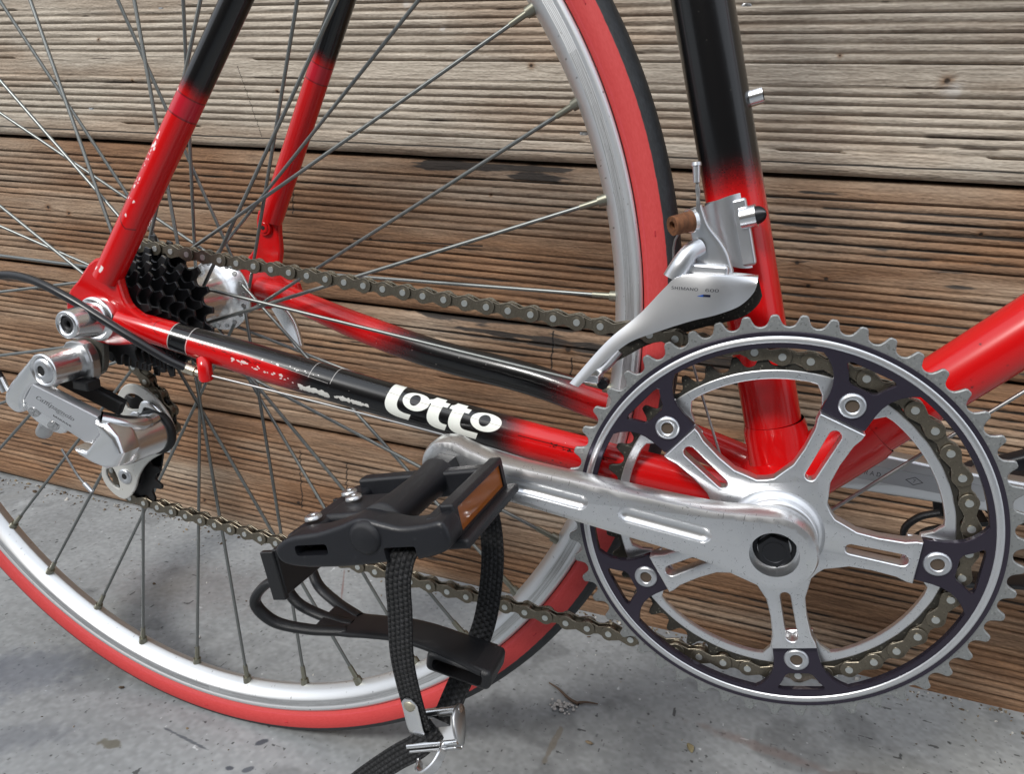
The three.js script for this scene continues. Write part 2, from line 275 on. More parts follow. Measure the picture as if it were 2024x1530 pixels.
const PH = 0.1455, PX0 = -1.1, PXW = 1.44;
function ribHeight(y) {                                // decking profile, y from the lower edge: two fields of ribs with flats between
  const f = (a, b) => { if (y < a || y > b) return 0; const n = 7, t = (y - a) / (b - a) * n, d = Math.abs((t % 1) - 0.5) * 2; return -0.0008 * d * d - 0.0032 * Math.pow(d, 6); };
  return f(0.0175, 0.0655) + f(0.0815, 0.1300);
}
function plankGeometry(seed, fine) {
  const xs = [];
  if (fine) { for (let x = -2.2; x < -1.1; x += 0.06) xs.push(x); for (let x = -1.1; x < 0.34; x += 0.0055) xs.push(x); for (let x = 0.34; x <= 1.41; x += 0.06) xs.push(x); } else for (let i = 0; i <= 40; i++) xs.push(-2.2 + 3.6 * i / 40);
  const prof = [[0.0, -0.026], [0.0, -0.006], [0.0008, -0.003], [0.0026, -0.0009], [0.005, 0]];
  const step = fine ? 0.00105 : 0.0020;
  for (let y = 0.006; y < PH - 0.0055; y += step) prof.push([y, 0]);
  prof.push([PH - 0.005, 0], [PH - 0.0026, -0.0009], [PH - 0.0008, -0.003], [PH, -0.006], [PH, -0.026]);
  const np = prof.length, pos = [], uv = [], idx = [];
  for (const x of xs) for (let j = 0; j < np; j++) {
    const [y, z] = prof[j]; let h = z;
    if (z === 0) {
      const wear = 0.75 + 0.5 * fbm(x * 5, y * 60, seed, 3);
      h = ribHeight(y + 0.0003 * (fbm(x * 3, y * 40, seed + 7, 3) - 0.5) * 2) * wear + 0.0006 * (fbm(x * 9, y * 260, seed + 3, 3) - 0.5) + 0.0016 * (fbm(x * 1.2, y * 12, seed + 5, 2) - 0.5);
    }
    const yy = y + (j < 5 || j > np - 6 ? 0.0016 * (fbm(x * 9, j < 5 ? 1 : 7, seed + 9, 4) - 0.5) : 0);
    pos.push(x, yy, h); uv.push((x - PX0) / PXW, y / PH);
  }
  for (let i = 0; i < xs.length - 1; i++) for (let j = 0; j < np; j++) { const k = (j + 1) % np, a = i * np + j, b = i * np + k; idx.push(a, a + np, b, b, a + np, b + np); }
  const g = new THREE.BufferGeometry();
  g.setAttribute('position', new THREE.Float32BufferAttribute(pos, 3)); g.setAttribute('uv', new THREE.Float32BufferAttribute(uv, 2)); g.setIndex(idx); g.computeVertexNormals();
  return g;
}
// knots: [x, y from the lower edge, size]; cracks: [x0, y0, x1, y1]
function plankMaterial(seed, grey, dark, knots, lime, cracks) {
  const W = 2048, H = 288;
  const info = (u, v) => {
    const x = PX0 + u * PXW, y = v * PH;
    let wx = 0, wy = 0, kn = 0, kc = 0;
    for (const [kx, ky, s] of knots) { const dx = (x - kx) / (s * 1.1), dy = (y - ky) / s, d2 = dx * dx + dy * dy; const e = Math.exp(-d2 * 0.5); wy += (dy > 0 ? 1 : -1) * s * 0.4 * e; kn = Math.max(kn, Math.exp(-d2 * 2.4)); kc = Math.max(kc, Math.exp(-d2 * 9)); }
    return [x, y, y + wy, kn, kc];
  };
  const bumpAt = [];
  const map = dataTex(W, H, (u, v, i, j) => {
    const [x, y, gy, kn, kc] = info(u, v);
    const yy = gy + 0.0016 * (fbm(x * 1.5, 3, seed + 40, 3) - 0.5);
    const g1 = fbm(x * 14, yy * 190, seed, 4), g2 = fbm(x * 60, yy * 900, seed + 1, 3), big = fbm(x * 4.5, yy * 30, seed + 2, 4), fib = vnoise(x * 420, yy * 1300, seed + 3);
    let t = 0.58 + 0.55 * (g1 - 0.5) + 0.6 * (g2 - 0.5) + 0.26 * (fib - 0.5);
    // bare wood: silver grey where weathered, brown where the old finish lasts
    const gr = clamp(grey + 1.5 * (big - 0.5));
    const brownA = [0.315, 0.222, 0.155], brownB = [0.60, 0.455, 0.335], greyA = [0.48, 0.435, 0.385], greyB = [0.80, 0.76, 0.70];
    let c = [0, 1, 2].map((q) => lerp(lerp(brownA[q], brownB[q], t), lerp(greyA[q], greyB[q], t), gr));
    // dark streaks with ragged ends, denser in the grooves and towards the right
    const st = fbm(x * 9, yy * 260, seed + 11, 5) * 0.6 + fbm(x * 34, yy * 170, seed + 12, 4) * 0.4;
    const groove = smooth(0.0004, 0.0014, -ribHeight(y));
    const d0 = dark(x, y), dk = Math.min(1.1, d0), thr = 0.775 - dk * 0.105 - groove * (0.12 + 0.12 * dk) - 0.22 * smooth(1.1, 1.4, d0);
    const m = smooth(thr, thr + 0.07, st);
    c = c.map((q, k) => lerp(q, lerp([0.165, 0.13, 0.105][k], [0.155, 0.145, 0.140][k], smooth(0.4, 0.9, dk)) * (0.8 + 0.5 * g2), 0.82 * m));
    if (kn > 0.02) c = c.map((q, k) => lerp(q, [0.40, 0.27, 0.17][k] * (0.6 + 0.8 * g2), kn * 0.75));
    if (kc > 0.25) c = c.map((q) => q * lerp(1, 0.42, smooth(0.25, 0.7, kc)));
    let cr = 0;
    for (const [x0, y0, x1, y1] of cracks) { if (x < Math.min(x0, x1) || x > Math.max(x0, x1)) { if (Math.abs(x1 - x0) > 0.01) continue; } const s = Math.abs(x1 - x0) > 0.01 ? clamp((x - x0) / (x1 - x0)) : clamp((y - y0) / (y1 - y0)), px = lerp(x0, x1, s) + 0.004 * (fbm(y * 120, 2, seed + 70, 3) - 0.5) * (Math.abs(x1 - x0) > 0.01 ? 0 : 1), py = lerp(y0, y1, s) + 0.0009 * (fbm(x * 30, 2, seed + 71, 3) - 0.5); const d = Math.hypot(x - px, y - py); cr = Math.max(cr, 1 - smooth(0.0002, 0.0009, d)); }
    c = c.map((q) => q * (1 - 0.75 * cr));
    for (const [lx, ly, ls] of lime) { const d = Math.hypot((x - lx) / ls, (y - ly) / (ls * 0.7)) + 0.8 * (fbm(x * 260, y * 260, seed + 30, 3) - 0.5); const k = 0.45 * (1 - smooth(0.2, 1.1, d)); if (k > 0) c = c.map((q) => lerp(q, 0.83, k)); }
    bumpAt[j * W + i] = 0.5 + 0.5 * (g1 - 0.5) + 0.6 * (g2 - 0.5) + 0.25 * (fib - 0.5) - 0.35 * smooth(0.3, 0.7, kc) - 0.5 * cr;
    return c;
  }, true, THREE.MirroredRepeatWrapping);
  const bump = dataTex(W, H, (u, v, i, j) => bumpAt[j * W + i], false, THREE.MirroredRepeatWrapping);
  return std({ color: 0xffffff, map, bumpMap: bump, bumpScale: 0.0011, roughness: 0.85 });
}
{
  const wall = new THREE.Group(); wall.name = 'plank_wall'; scene.add(wall);
  wall.position.set(-0.36, 0, WALLZ); wall.rotation.z = -0.0104;
  wall.userData = { label: 'weathered wall of ribbed horizontal wooden decking planks behind the bicycle', category: 'wall' };
  const ox = 0.36, low = [-0.002, 0.1465, 0.2945, 0.4425].map((y) => y);
  const spec = [                                        // from the ground up
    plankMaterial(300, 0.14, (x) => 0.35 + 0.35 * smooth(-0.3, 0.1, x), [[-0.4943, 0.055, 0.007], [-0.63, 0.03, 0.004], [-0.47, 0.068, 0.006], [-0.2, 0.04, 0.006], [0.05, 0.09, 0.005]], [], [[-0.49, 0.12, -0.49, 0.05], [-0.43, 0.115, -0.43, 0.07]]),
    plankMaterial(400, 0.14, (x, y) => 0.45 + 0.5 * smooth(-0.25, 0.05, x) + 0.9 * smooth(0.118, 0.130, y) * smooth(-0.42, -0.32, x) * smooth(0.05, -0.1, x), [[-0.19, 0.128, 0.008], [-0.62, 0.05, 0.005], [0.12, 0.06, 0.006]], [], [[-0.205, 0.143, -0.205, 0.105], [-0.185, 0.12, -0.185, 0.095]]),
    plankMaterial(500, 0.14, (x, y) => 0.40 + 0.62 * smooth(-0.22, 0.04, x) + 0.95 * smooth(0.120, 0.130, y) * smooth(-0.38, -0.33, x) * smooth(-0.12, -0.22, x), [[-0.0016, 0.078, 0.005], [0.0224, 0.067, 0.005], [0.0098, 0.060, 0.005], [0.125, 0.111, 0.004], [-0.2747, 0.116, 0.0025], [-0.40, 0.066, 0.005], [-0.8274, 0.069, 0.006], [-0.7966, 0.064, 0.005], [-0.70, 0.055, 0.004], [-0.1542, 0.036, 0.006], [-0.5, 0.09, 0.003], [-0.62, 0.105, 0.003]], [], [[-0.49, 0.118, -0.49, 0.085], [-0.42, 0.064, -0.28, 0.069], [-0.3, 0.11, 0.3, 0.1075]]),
    plankMaterial(600, 1.0, () => 0.02, [[0.0801, 0.070, 0.006], [-0.5, 0.053, 0.003], [-0.24, 0.078, 0.004], [-0.68, 0.06, 0.003], [-0.72, 0.10, 0.003], [0.0047, 0.087, 0.0025]], [[0.085, 0.064, 0.010], [-0.36, 0.128, 0.006], [-0.44, 0.132, 0.007], [-0.33, 0.135, 0.004], [-0.325, 0.108, 0.0035]], [[-0.545, 0.075, -0.52, 0.01], [-0.9, 0.0085, 0.34, 0.0085]]),
  ];
  const fine = [301, 402, 503, 604].map((s) => plankGeometry(s, true)), coarse = plankGeometry(777, false);
  const back = rbox(3.6, 1.86, 0.02, 0.002, ox - 0.4, 0.93, -0.040); mesh('backing_board', back, std({ color: lin(0.24, 0.18, 0.13), roughness: 0.9 }), wall);
  const screwHead = merge(lathe([[0, 0.0006], [0.0018, 0.0009], [0.0036, 0.0005], [0.0041, -0.0004], [0.0041, -0.004]], 20));
  const screws = [[], [], [], [[-0.1892, 0.0245], [-0.0681, 0.122], [-0.6353, 0.130], [-0.7412, 0.032]]];
  for (let i = 0; i < 12; i++) {
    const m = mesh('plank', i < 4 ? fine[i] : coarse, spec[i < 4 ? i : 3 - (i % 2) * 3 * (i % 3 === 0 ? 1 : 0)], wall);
    m.position.set(ox, i < 4 ? low[i] : low[3] + 0.148 * (i - 3), [0, -0.0012, -0.001, 0.004][Math.min(i, 3)]);
    if (i < 4) m.userData.label = ['lowest brown plank meeting the concrete', 'brown ribbed plank with dark streaks', 'brown ribbed plank with knots under the grey one', 'silver grey weathered ribbed plank'][i];
    if (i < 4) for (const [x, y] of screws[i]) { const s = mesh('screw', screwHead, M.steel, m); s.position.set(x, y, -0.0016); }
  }
}
{                                                     // crumbs of dirt swept against the foot of the wall and over the floor
  reseed(909);
  const g = new THREE.IcosahedronGeometry(1, 0), mat = std({ color: 0xffffff, roughness: 0.95 }), n = 900, im = new THREE.InstancedMesh(g, mat, n), m4 = new THREE.Matrix4(), q = new THREE.Quaternion(), col = new THREE.Color();
  for (let i = 0; i < n; i++) {
    const nearWall = i < 560, x = -1.05 + 1.4 * rnd(), z = nearWall ? WALLZ + 0.004 + 0.030 * rnd() * rnd() * rnd() * 2 : WALLZ + 0.02 + 0.50 * rnd();
    const s = (nearWall ? 0.0008 : 0.0005) + 0.0014 * rnd() * rnd() * rnd() + (rnd() < 0.02 ? 0.0012 : 0);
    q.setFromEuler(new THREE.Euler(rnd() * 6, rnd() * 6, rnd() * 6));
    m4.compose(V(x, s * 0.35, z), q, V(s * (1 + rnd()), s * 0.6, s * (0.8 + 0.5 * rnd()))); im.setMatrixAt(i, m4);
    const k = rnd(); im.setColorAt(i, k < 0.45 ? col.setRGB(0.10, 0.07, 0.045) : k < 0.8 ? col.setRGB(0.22, 0.17, 0.11) : col.setRGB(0.5, 0.48, 0.44));
  }
  im.name = 'dirt_crumbs'; im.userData = { kind: 'stuff', label: 'crumbs of dirt and grit along the foot of the planks', category: 'dirt' }; shadow(im); scene.add(im);
}
{                                                     // unseen wall added behind the camera so the black paint mirrors something dark
  const h = new THREE.Group(); h.name = 'added_dark_wall'; h.position.set(0.6, 0, 3.6); scene.add(h);
  h.userData = { label: 'unseen dark brown wall added to darken reflections in the black paint', category: 'wall' };
  mesh('wall', rbox(9, 2.7, 0.25, 0.02, 0, 1.35, 0.125), std({ color: lin(0.10, 0.085, 0.07), roughness: 0.9, bumpMap: rep(speck, 6, 3), bumpScale: 0.004 }), h);
  mesh('coping', rbox(9.1, 0.08, 0.35, 0.01, 0, 2.74, 0.125), std({ color: lin(0.16, 0.15, 0.14), roughness: 0.8 }), h);
}
function thing(name, label, category, group_) { const g = new THREE.Group(); g.name = name; g.userData = { label, category }; if (group_) g.userData.group = group_; scene.add(g); return g; }
{
  const t = thing('twig', 'thin broken twig with dusty fluff on the concrete', 'twig'); t.position.set(-0.125, 0, -0.114);
  const wood = std({ color: lin(0.10, 0.065, 0.045), roughness: 0.9 });
  mesh('stem', sweep([V(-0.028, 0.0016, -0.014), V(-0.018, 0.0028, -0.008), V(-0.006, 0.0022, 0.0), V(0.003, 0.0020, 0.003)], 20, 7, (s) => [0.0006 + 0.0009 * s, 0.0006 + 0.0009 * s]), wood, t);
  mesh('side_stem', sweep([V(0.001, 0.0018, 0.002), V(0.008, 0.0026, -0.001), V(0.018, 0.0016, -0.004)], 12, 6, (s) => [0.0013 - 0.0008 * s, 0.0013 - 0.0008 * s]), wood, t);
  reseed(55); const parts = [];
  for (let i = 0; i < 46; i++) { const g = new THREE.IcosahedronGeometry(0.0007 + 0.0017 * rnd() * rnd(), 1); g.scale(1, 0.7, 1); g.translate(-0.004 + 0.012 * (rnd() - 0.3) - 0.006 * (i % 3), 0.001 + 0.0022 * rnd(), 0.006 + 0.014 * rnd() * rnd()); parts.push(g); }
  const f = mesh('fluff', merge(parts), std({ color: lin(0.42, 0.40, 0.38), roughness: 1 }), t); f.userData.kind = 'stuff';
}
{
  const mat = std({ color: lin(0.24, 0.20, 0.11), roughness: 0.8, side: THREE.DoubleSide });
  const leaf = (w, l) => { const g = plate(shapeOf([[0, -l], [w, -l * 0.3], [w * 0.8, l * 0.4], [0, l], [-w * 0.8, l * 0.4], [-w, -l * 0.3]], 4), -0.00025, 0.00025, 0.0001); g.rotateX(-PI / 2); const p = g.attributes.position; for (let i = 0; i < p.count; i++) p.setY(i, p.getY(i) + 0.0016 * Math.pow(p.getX(i) / w, 2) + 0.0006); g.computeVertexNormals(); return g; };
  const a = mesh('dead_leaf', leaf(0.0026, 0.0052), mat, scene); a.position.set(-0.028, 0, -0.098); a.rotation.y = 0.4; a.userData = { label: 'tiny olive dead leaf on the concrete below the chainring', category: 'leaf' };
  const b = mesh('dead_leaf_001', leaf(0.002, 0.0062), std({ color: lin(0.20, 0.13, 0.075), roughness: 0.8, side: THREE.DoubleSide }), scene); b.position.set(-0.222, 0, -0.035); b.rotation.y = 1.3; b.userData = { label: 'small curled brown leaf on the concrete beside the toe strap', category: 'leaf' };
}

// ------------------------------------------------------------------ the bicycle
bike = new THREE.Group(); bike.name = 'bicycle'; scene.add(bike);
bike.userData = { label: 'red and black road racing bicycle with silver crank standing before the plank wall', category: 'bicycle' };
const AX = -0.3979, AY = 0.068;                        // rear axle

// ---- frame
const frame = group('frame', bike);
{
  const L = 0.55, a = V(0.0044, 0.002), b = V(-0.1497, 0.530);
  mesh('seat_tube', sweep([a, b], 60, 40, () => [0.0147, 0.0147], { straight: true }), paint(paintTex(2048, 256, (t) => smooth(0.285, 0.335, t), (c, w, h) => { reseed(3); for (let i = 0; i < 40; i++) chip(c, (0.16 + 0.3 * rnd()) * w, h * (0.3 + 0.4 * rnd()), 0.3 + 0.6 * rnd(), rnd() < 0.5 ? 'rgba(200,190,170,0.7)' : 'rgba(30,10,10,0.8)'); }, 1)), frame);
  mesh('down_tube', sweep([V(-0.0005, 0.0015), V(0.42, 0.426)], 40, 40, () => [0.0149, 0.0149], { straight: true }), paint(paintTex(1024, 128, (t) => smooth(0.62, 0.7, t), (c, w, h) => { reseed(8); for (let i = 0; i < 16; i++) chip(c, (0.06 + 0.16 * rnd()) * w, h * (0.36 + 0.2 * rnd()), 0.3 + 1.1 * rnd() * rnd(), 'rgba(20,6,6,0.85)'); }, 2)), frame);
  mesh('top_tube', sweep([V(-0.1497, 0.515), V(0.39, 0.52)], 20, 28, () => [0.0127, 0.0127], { straight: true }), paint(paintTex(64, 16, () => 1, null, 9)), frame);
  mesh('head_tube', sweep([V(0.43, 0.38), V(0.385, 0.54)], 12, 28, () => [0.0165, 0.0165], { straight: true }), M.red, frame);
  const shell = mesh('bottom_bracket_shell', merge(
    lathe([[0.0001, -0.0345], [0.0185, -0.0345], [0.0205, -0.0335], [0.0207, 0], [0.0205, 0.0335], [0.0185, 0.0345], [0.0001, 0.0345]], 48),
    sweep([V(0.0040, 0.006), V(-0.0062, 0.0405)], 12, 36, (t) => [0.0164 - 0.0010 * smooth(0.9, 1, t), 0.0164 - 0.001 * smooth(0.9, 1, t)], { straight: true }),
    sweep([V(0.002, 0.003), V(0.0425, 0.0445)], 12, 36, (t) => [0.0166 - 0.0012 * smooth(0.9, 1, t), 0.0166 - 0.0012 * smooth(0.9, 1, t)], { straight: true })), M.red, frame);
  mesh('cup', lathe([[0.0001, 0.0352], [0.015, 0.0352], [0.0178, 0.0365], [0.0178, 0.0345]], 40), M.darkSteel, frame);
  // chain stays
  const csR = [V(-0.384, 0.0672, 0.0672), V(-0.363, 0.0638, 0.0655), V(-0.315, 0.0540, 0.0585), V(-0.2688, 0.0443, 0.051), V(-0.178, 0.0272, 0.038), V(-0.104, 0.0160, 0.0315), V(-0.03, 0.0075, 0.027), V(-0.008, 0.003, 0.022)];
  const csr = (t) => [lerp(0.0082, 0.0098, smooth(0, 0.2, t)) - 0.0016 * smooth(0.45, 0.75, t), lerp(0.0080, 0.0104, smooth(0, 0.3, t))];
  const cs = paintTex(2048, 384, (t) => smooth(0.27, 0.34, t) * (1 - smooth(0.61, 0.675, t)), (c, w, h) => {
    reseed(15);
    const X = (t) => t * w, Y = (v) => (1 - v) * h;
    // black protector strip along the upper half and a band of tape with pale edges
    c.fillStyle = 'rgb(9,9,12)'; c.beginPath(); c.moveTo(X(0.125), Y(0.90)); c.lineTo(X(0.36), Y(0.86)); c.lineTo(X(0.36), Y(0.555)); c.lineTo(X(0.25), Y(0.585)); c.lineTo(X(0.155), Y(0.60)); c.lineTo(X(0.125), Y(0.60)); c.fill();
    c.fillStyle = 'rgb(11,11,14)'; c.fillRect(X(0.097), Y(0.92), X(0.031), h * 0.56);
    c.strokeStyle = 'rgba(215,210,205,0.85)'; c.lineWidth = 3.2;
    for (const [t, dv] of [[0.097, 0.37], [0.128, 0.38]]) { c.beginPath(); c.moveTo(X(t), Y(0.92)); c.lineTo(X(t) + 3, Y(0.62)); c.lineTo(X(t), Y(dv)); c.stroke(); }
    c.lineWidth = 2.2; for (const t of [0.333, 0.368]) { c.beginPath(); c.moveTo(X(t) + 4, Y(0.85)); c.lineTo(X(t) - 4, Y(0.70)); c.lineTo(X(t) - 10, Y(0.555)); c.stroke(); }
    c.lineWidth = 1.6; c.beginPath(); c.moveTo(X(0.128), Y(0.60)); c.bezierCurveTo(X(0.2), Y(0.60), X(0.27), Y(0.585), X(0.36), Y(0.555)); c.stroke();
    c.strokeStyle = 'rgba(60,20,20,0.8)'; for (let i = 0; i < 60; i++) { const t = 0.135 + 0.12 * rnd(), v = 0.585 - 0.05 * rnd(); c.lineWidth = 1 + 2 * rnd(); c.beginPath(); c.moveTo(X(t), Y(v)); c.lineTo(X(t) + 12 * rnd(), Y(v) + 4 * (rnd() - 0.5)); c.stroke(); }
    for (let i = 0; i < 34; i++) { const t = 0.205 + 0.07 * rnd() * rnd() * 1.6; chip(c, X(t), Y(0.515 - 0.03 * (t - 0.2) * 10 + 0.035 * (rnd() - 0.5)), 2.5 + 7 * rnd() * rnd(), 'rgb(225,205,200)'); }
    for (let i = 0; i < 40; i++) { const t = 0.315 + 0.048 * rnd(); chip(c, X(t), Y(0.445 + 0.035 * (rnd() - 0.5)), 6 + 8 * rnd() * rnd()); }
    for (let i = 0; i < 46; i++) { const t = 0.375 + 0.05 * rnd(); chip(c, X(t), Y(0.455 + 0.024 * (rnd() - 0.5)), 4 + 7 * rnd() * rnd()); }
    for (let i = 0; i < 16; i++) { const t = 0.25 + 0.10 * rnd(); chip(c, X(t), Y(0.595 + 0.02 * (rnd() - 0.5)), 1 + 2.5 * rnd()); }
    for (let i = 0; i < 60; i++) chip(c, X(0.1 + 0.75 * rnd()), Y(0.35 + 0.4 * rnd()), 0.5 + 1.3 * rnd() * rnd(), rnd() < 0.6 ? 'rgba(225,215,205,0.8)' : 'rgba(20,8,8,0.9)');
    for (let i = 0; i < 40; i++) chip(c, X(0.70 + 0.09 * rnd()), Y(0.56 + 0.035 * (rnd() - 0.5)), 1 + 3 * rnd(), 'rgba(30,10,10,0.8)');
    for (let i = 0; i < 8; i++) chip(c, X(0.70 + 0.06 * rnd()), Y(0.40 + 0.06 * (rnd() - 0.5)), 1 + 3 * rnd(), 'rgba(25,10,10,0.85)');
    c.strokeStyle = 'rgba(50,8,8,0.7)'; c.lineWidth = 2; c.beginPath(); c.ellipse(X(0.082), Y(0.64), 26, 40, 0, 1.4, 4.4); c.stroke();
    // the word on the stay: heavy letters with sweeping feet, drawn in a box of 100 x 36 units
    c.save(); c.translate(X(0.449), Y(0.775)); const u = X(0.184) / 100; c.scale(u, u * 1.08); c.fillStyle = 'rgb(238,240,232)';
    const p = (f) => { c.beginPath(); f(); c.fill('evenodd'); };
    p(() => { c.moveTo(3, 0); c.lineTo(13, 0); c.lineTo(11, 17); c.bezierCurveTo(10.5, 24, 13, 26.5, 19, 27); c.lineTo(24, 27); c.lineTo(22.5, 33); c.lineTo(16, 33); c.bezierCurveTo(4, 32.5, 0, 27, 1, 17); c.closePath(); });
    const o = (x, y, rx, ry) => p(() => { c.ellipse(x, y, rx, ry, -0.12, 0, PI * 2); c.moveTo(x - rx * 0.1 + rx * 0.34, y - 0.7); c.ellipse(x - rx * 0.1, y - 0.7, rx * 0.36, ry * 0.62, 0.25, 0, PI * 2); });
    o(25.5, 14.5, 11.2, 8.6);
    const tt = (x, foot) => p(() => { c.moveTo(x + 4, 4); c.lineTo(x + 13, 4); c.lineTo(x + 12.6, 8); c.lineTo(x + 17, 8); c.lineTo(x + 15.8, 13); c.lineTo(x + 12, 13); c.lineTo(x + 11.2, 19); c.bezierCurveTo(x + 10.8, 24, x + 12, 26.5, x + 16, 27); c.lineTo(x + foot, 27); c.lineTo(x + foot - 1.2, 33.5); c.lineTo(x + 14, 33.5); c.bezierCurveTo(x + 4, 33, x + 0.6, 28, x + 1.4, 19); c.lineTo(x + 2.2, 13); c.lineTo(x - 0.6, 13); c.lineTo(x + 0.2, 9); c.bezierCurveTo(x + 2.2, 8.6, x + 3.4, 7, x + 4, 4); });
    tt(35.5, 19); tt(53.5, 27); o(84.5, 15.5, 12.6, 8.8);
    c.restore();
    c.strokeStyle = 'rgba(120,112,90,0.75)'; c.lineWidth = 1.6; c.beginPath(); c.moveTo(X(0.447), Y(0.63)); for (let i = 1; i <= 24; i++) c.lineTo(X(0.447 + 0.008 * i), Y(0.63 - 0.0012 * i) + 3 * (rnd() - 0.5)); c.stroke();
    c.strokeStyle = 'rgba(25,12,10,0.7)'; c.lineWidth = 3; c.beginPath(); c.moveTo(X(0.655), Y(0.565)); c.lineTo(X(0.80), Y(0.575)); c.stroke();
  }, 4);
  const stay = mesh('chain_stay', sweep(csR, 90, 40, csr), paint(cs), frame); stay.userData.label = 'chain stay with white lettering on black, red ends and chipped paint';
  const csL = [V(-0.384, 0.0705, -0.0645), V(-0.360, 0.0675, -0.0595), V(-0.2949, 0.0530, -0.051), V(-0.2308, 0.0420, -0.0425), V(-0.1503, 0.0345, -0.034), V(-0.1097, 0.0265, -0.0305), V(-0.03, 0.0075, -0.027), V(-0.008, 0.003, -0.022)];
  const lcs = mesh('chain_stay', sweep(csL, 90, 36, (t) => [0.0085, lerp(0.0080, 0.0106, smooth(0, 0.35, t))]), paint(paintTex(1024, 128, (t) => smooth(0.27, 0.42, t) * (1 - smooth(0.62, 0.73, t)), (c, w, h) => { reseed(21); for (let i = 0; i < 24; i++) chip(c, w * (0.3 + 0.5 * rnd()), h * (0.4 + 0.3 * rnd()), 0.5 + rnd(), 'rgba(220,210,200,0.7)'); c.fillStyle = 'rgb(230,228,220)'; c.fillRect(w * 0.615, h * 0.16, 12, 7); }, 5)), frame); lcs.userData.label = 'far chain stay, plain red fading to black and back';
  // seat stays
  const ssTex = (s, t0) => paintTex(1024, 128, (t) => smooth(t0, t0 + 0.03, t), (c, w, h) => {
    reseed(s); const sleeve = (t0 - 0.022) * w;
    c.fillStyle = 'rgb(188,24,44)'; c.fillRect(sleeve, 0, 0.026 * w, h); c.strokeStyle = 'rgba(70,10,16,0.8)'; c.lineWidth = 1.4; for (const x of [sleeve, sleeve + 0.026 * w]) { c.beginPath(); c.moveTo(x, 0); c.bezierCurveTo(x + 3, h * 0.3, x - 3, h * 0.6, x + 2, h); c.stroke(); }
    if (s === 31) {                                    // scuffed sticker with torn outline and bare spots
      c.strokeStyle = 'rgba(80,10,14,0.85)'; c.lineWidth = 1.3; c.beginPath(); c.moveTo(sleeve, h * 0.36); c.bezierCurveTo(w * 0.19, h * 0.40, w * 0.16, h * 0.40, w * 0.13, h * 0.42); c.bezierCurveTo(w * 0.10, h * 0.38, w * 0.085, h * 0.42, w * 0.082, h * 0.56); c.lineTo(w * 0.086, h * 0.66); c.stroke();
      for (let i = 0; i < 26; i++) { const t = 0.105 + 0.11 * rnd(); chip(c, t * w, h * (0.43 + 0.07 * (rnd() - 0.5) + 0.6 * (t - 0.16) * -0.4), 0.8 + 2.8 * rnd() * rnd(), 'rgb(232,222,220)'); }
      for (const [t, v, q] of [[0.205, 0.44, 3.4], [0.196, 0.45, 3.2], [0.19, 0.47, 2.8], [0.098, 0.50, 2.4], [0.118, 0.52, 2.2], [0.016, 0.5, 4], [0.012, 0.42, 3.4], [0.268, 0.40, 2.4]]) chip(c, t * w, h * v, q, 'rgb(232,222,220)');
    }
  }, s);
  const ssL = (f, top) => (t) => [0.0082 - 0.0014 * t, 0.0082 - 0.0014 * t];
  mesh('seat_stay', sweep([V(-0.3895, 0.0925, 0.0695), V(-0.1600, 0.4800, 0.022)], 60, 32, ssL(), { straight: true }), paint(ssTex(31, 0.262)), frame).userData.label = 'near seat stay with scraped red sleeve and paint chips';
  mesh('seat_stay', sweep([V(-0.3690, 0.1225, -0.0605), V(-0.1700, 0.5100, -0.024)], 60, 32, ssL(), { straight: true }), paint(ssTex(32, 0.265)), frame);
  // dropouts
  const dr = shapeOf([[-0.3965, 0.104], [-0.3825, 0.1035], [-0.3795, 0.090], [-0.3755, 0.0790], [-0.366, 0.0730], [-0.358, 0.0700], [-0.358, 0.0575], [-0.374, 0.0545], [-0.390, 0.0520], [-0.400, 0.0525], [-0.408, 0.0545], [-0.416, 0.0575], [-0.4235, 0.0690], [-0.4215, 0.0800], [-0.411, 0.0905]], 3);
  mesh('dropout', plate(dr, 0.0648, 0.0712, 0.0016, 2), M.red, frame);
  mesh('derailleur_hanger', plate(shapeOf([[-0.4175, 0.0600], [-0.400, 0.0600], [-0.3985, 0.046], [-0.4015, 0.034], [-0.4115, 0.029], [-0.4215, 0.0345], [-0.4215, 0.046]], 3), 0.0655, 0.0707, 0.0008), std({ color: lin(0.5, 0.47, 0.41), metalness: 0.7, roughness: 0.5, map: rep(toothMap, 12, 12) }), frame);
  const dl = shapeOf([[-0.3835, 0.128], [-0.3675, 0.128], [-0.3660, 0.112], [-0.3655, 0.098], [-0.3675, 0.084], [-0.360, 0.078], [-0.352, 0.076], [-0.352, 0.062], [-0.372, 0.056], [-0.396, 0.052], [-0.410, 0.058], [-0.4135, 0.070], [-0.408, 0.082], [-0.396, 0.092], [-0.3865, 0.104]], 3);
  mesh('dropout', plate(dl, -0.0700, -0.0640, 0.0016, 2), M.red, frame);
  mesh('mudguard_eyelet', lathe([[0.0022, -0.0612], [0.0054, -0.0612], [0.0058, -0.0618], [0.0058, -0.066]], 28, -0.3770, 0.1160), M.red, frame);
  mesh('eyelet_screw', merge(lathe([[0.0001, -0.0606], [0.0016, -0.0606], [0.0036, -0.0601], [0.0044, -0.0612], [0.0044, -0.064]], 24, -0.3770, 0.1160)), M.red, frame);
  mesh('screw_socket', hexPrism(-0.3770, 0.1160, -0.0608, -0.0602, 0.0017), M.socket, frame);
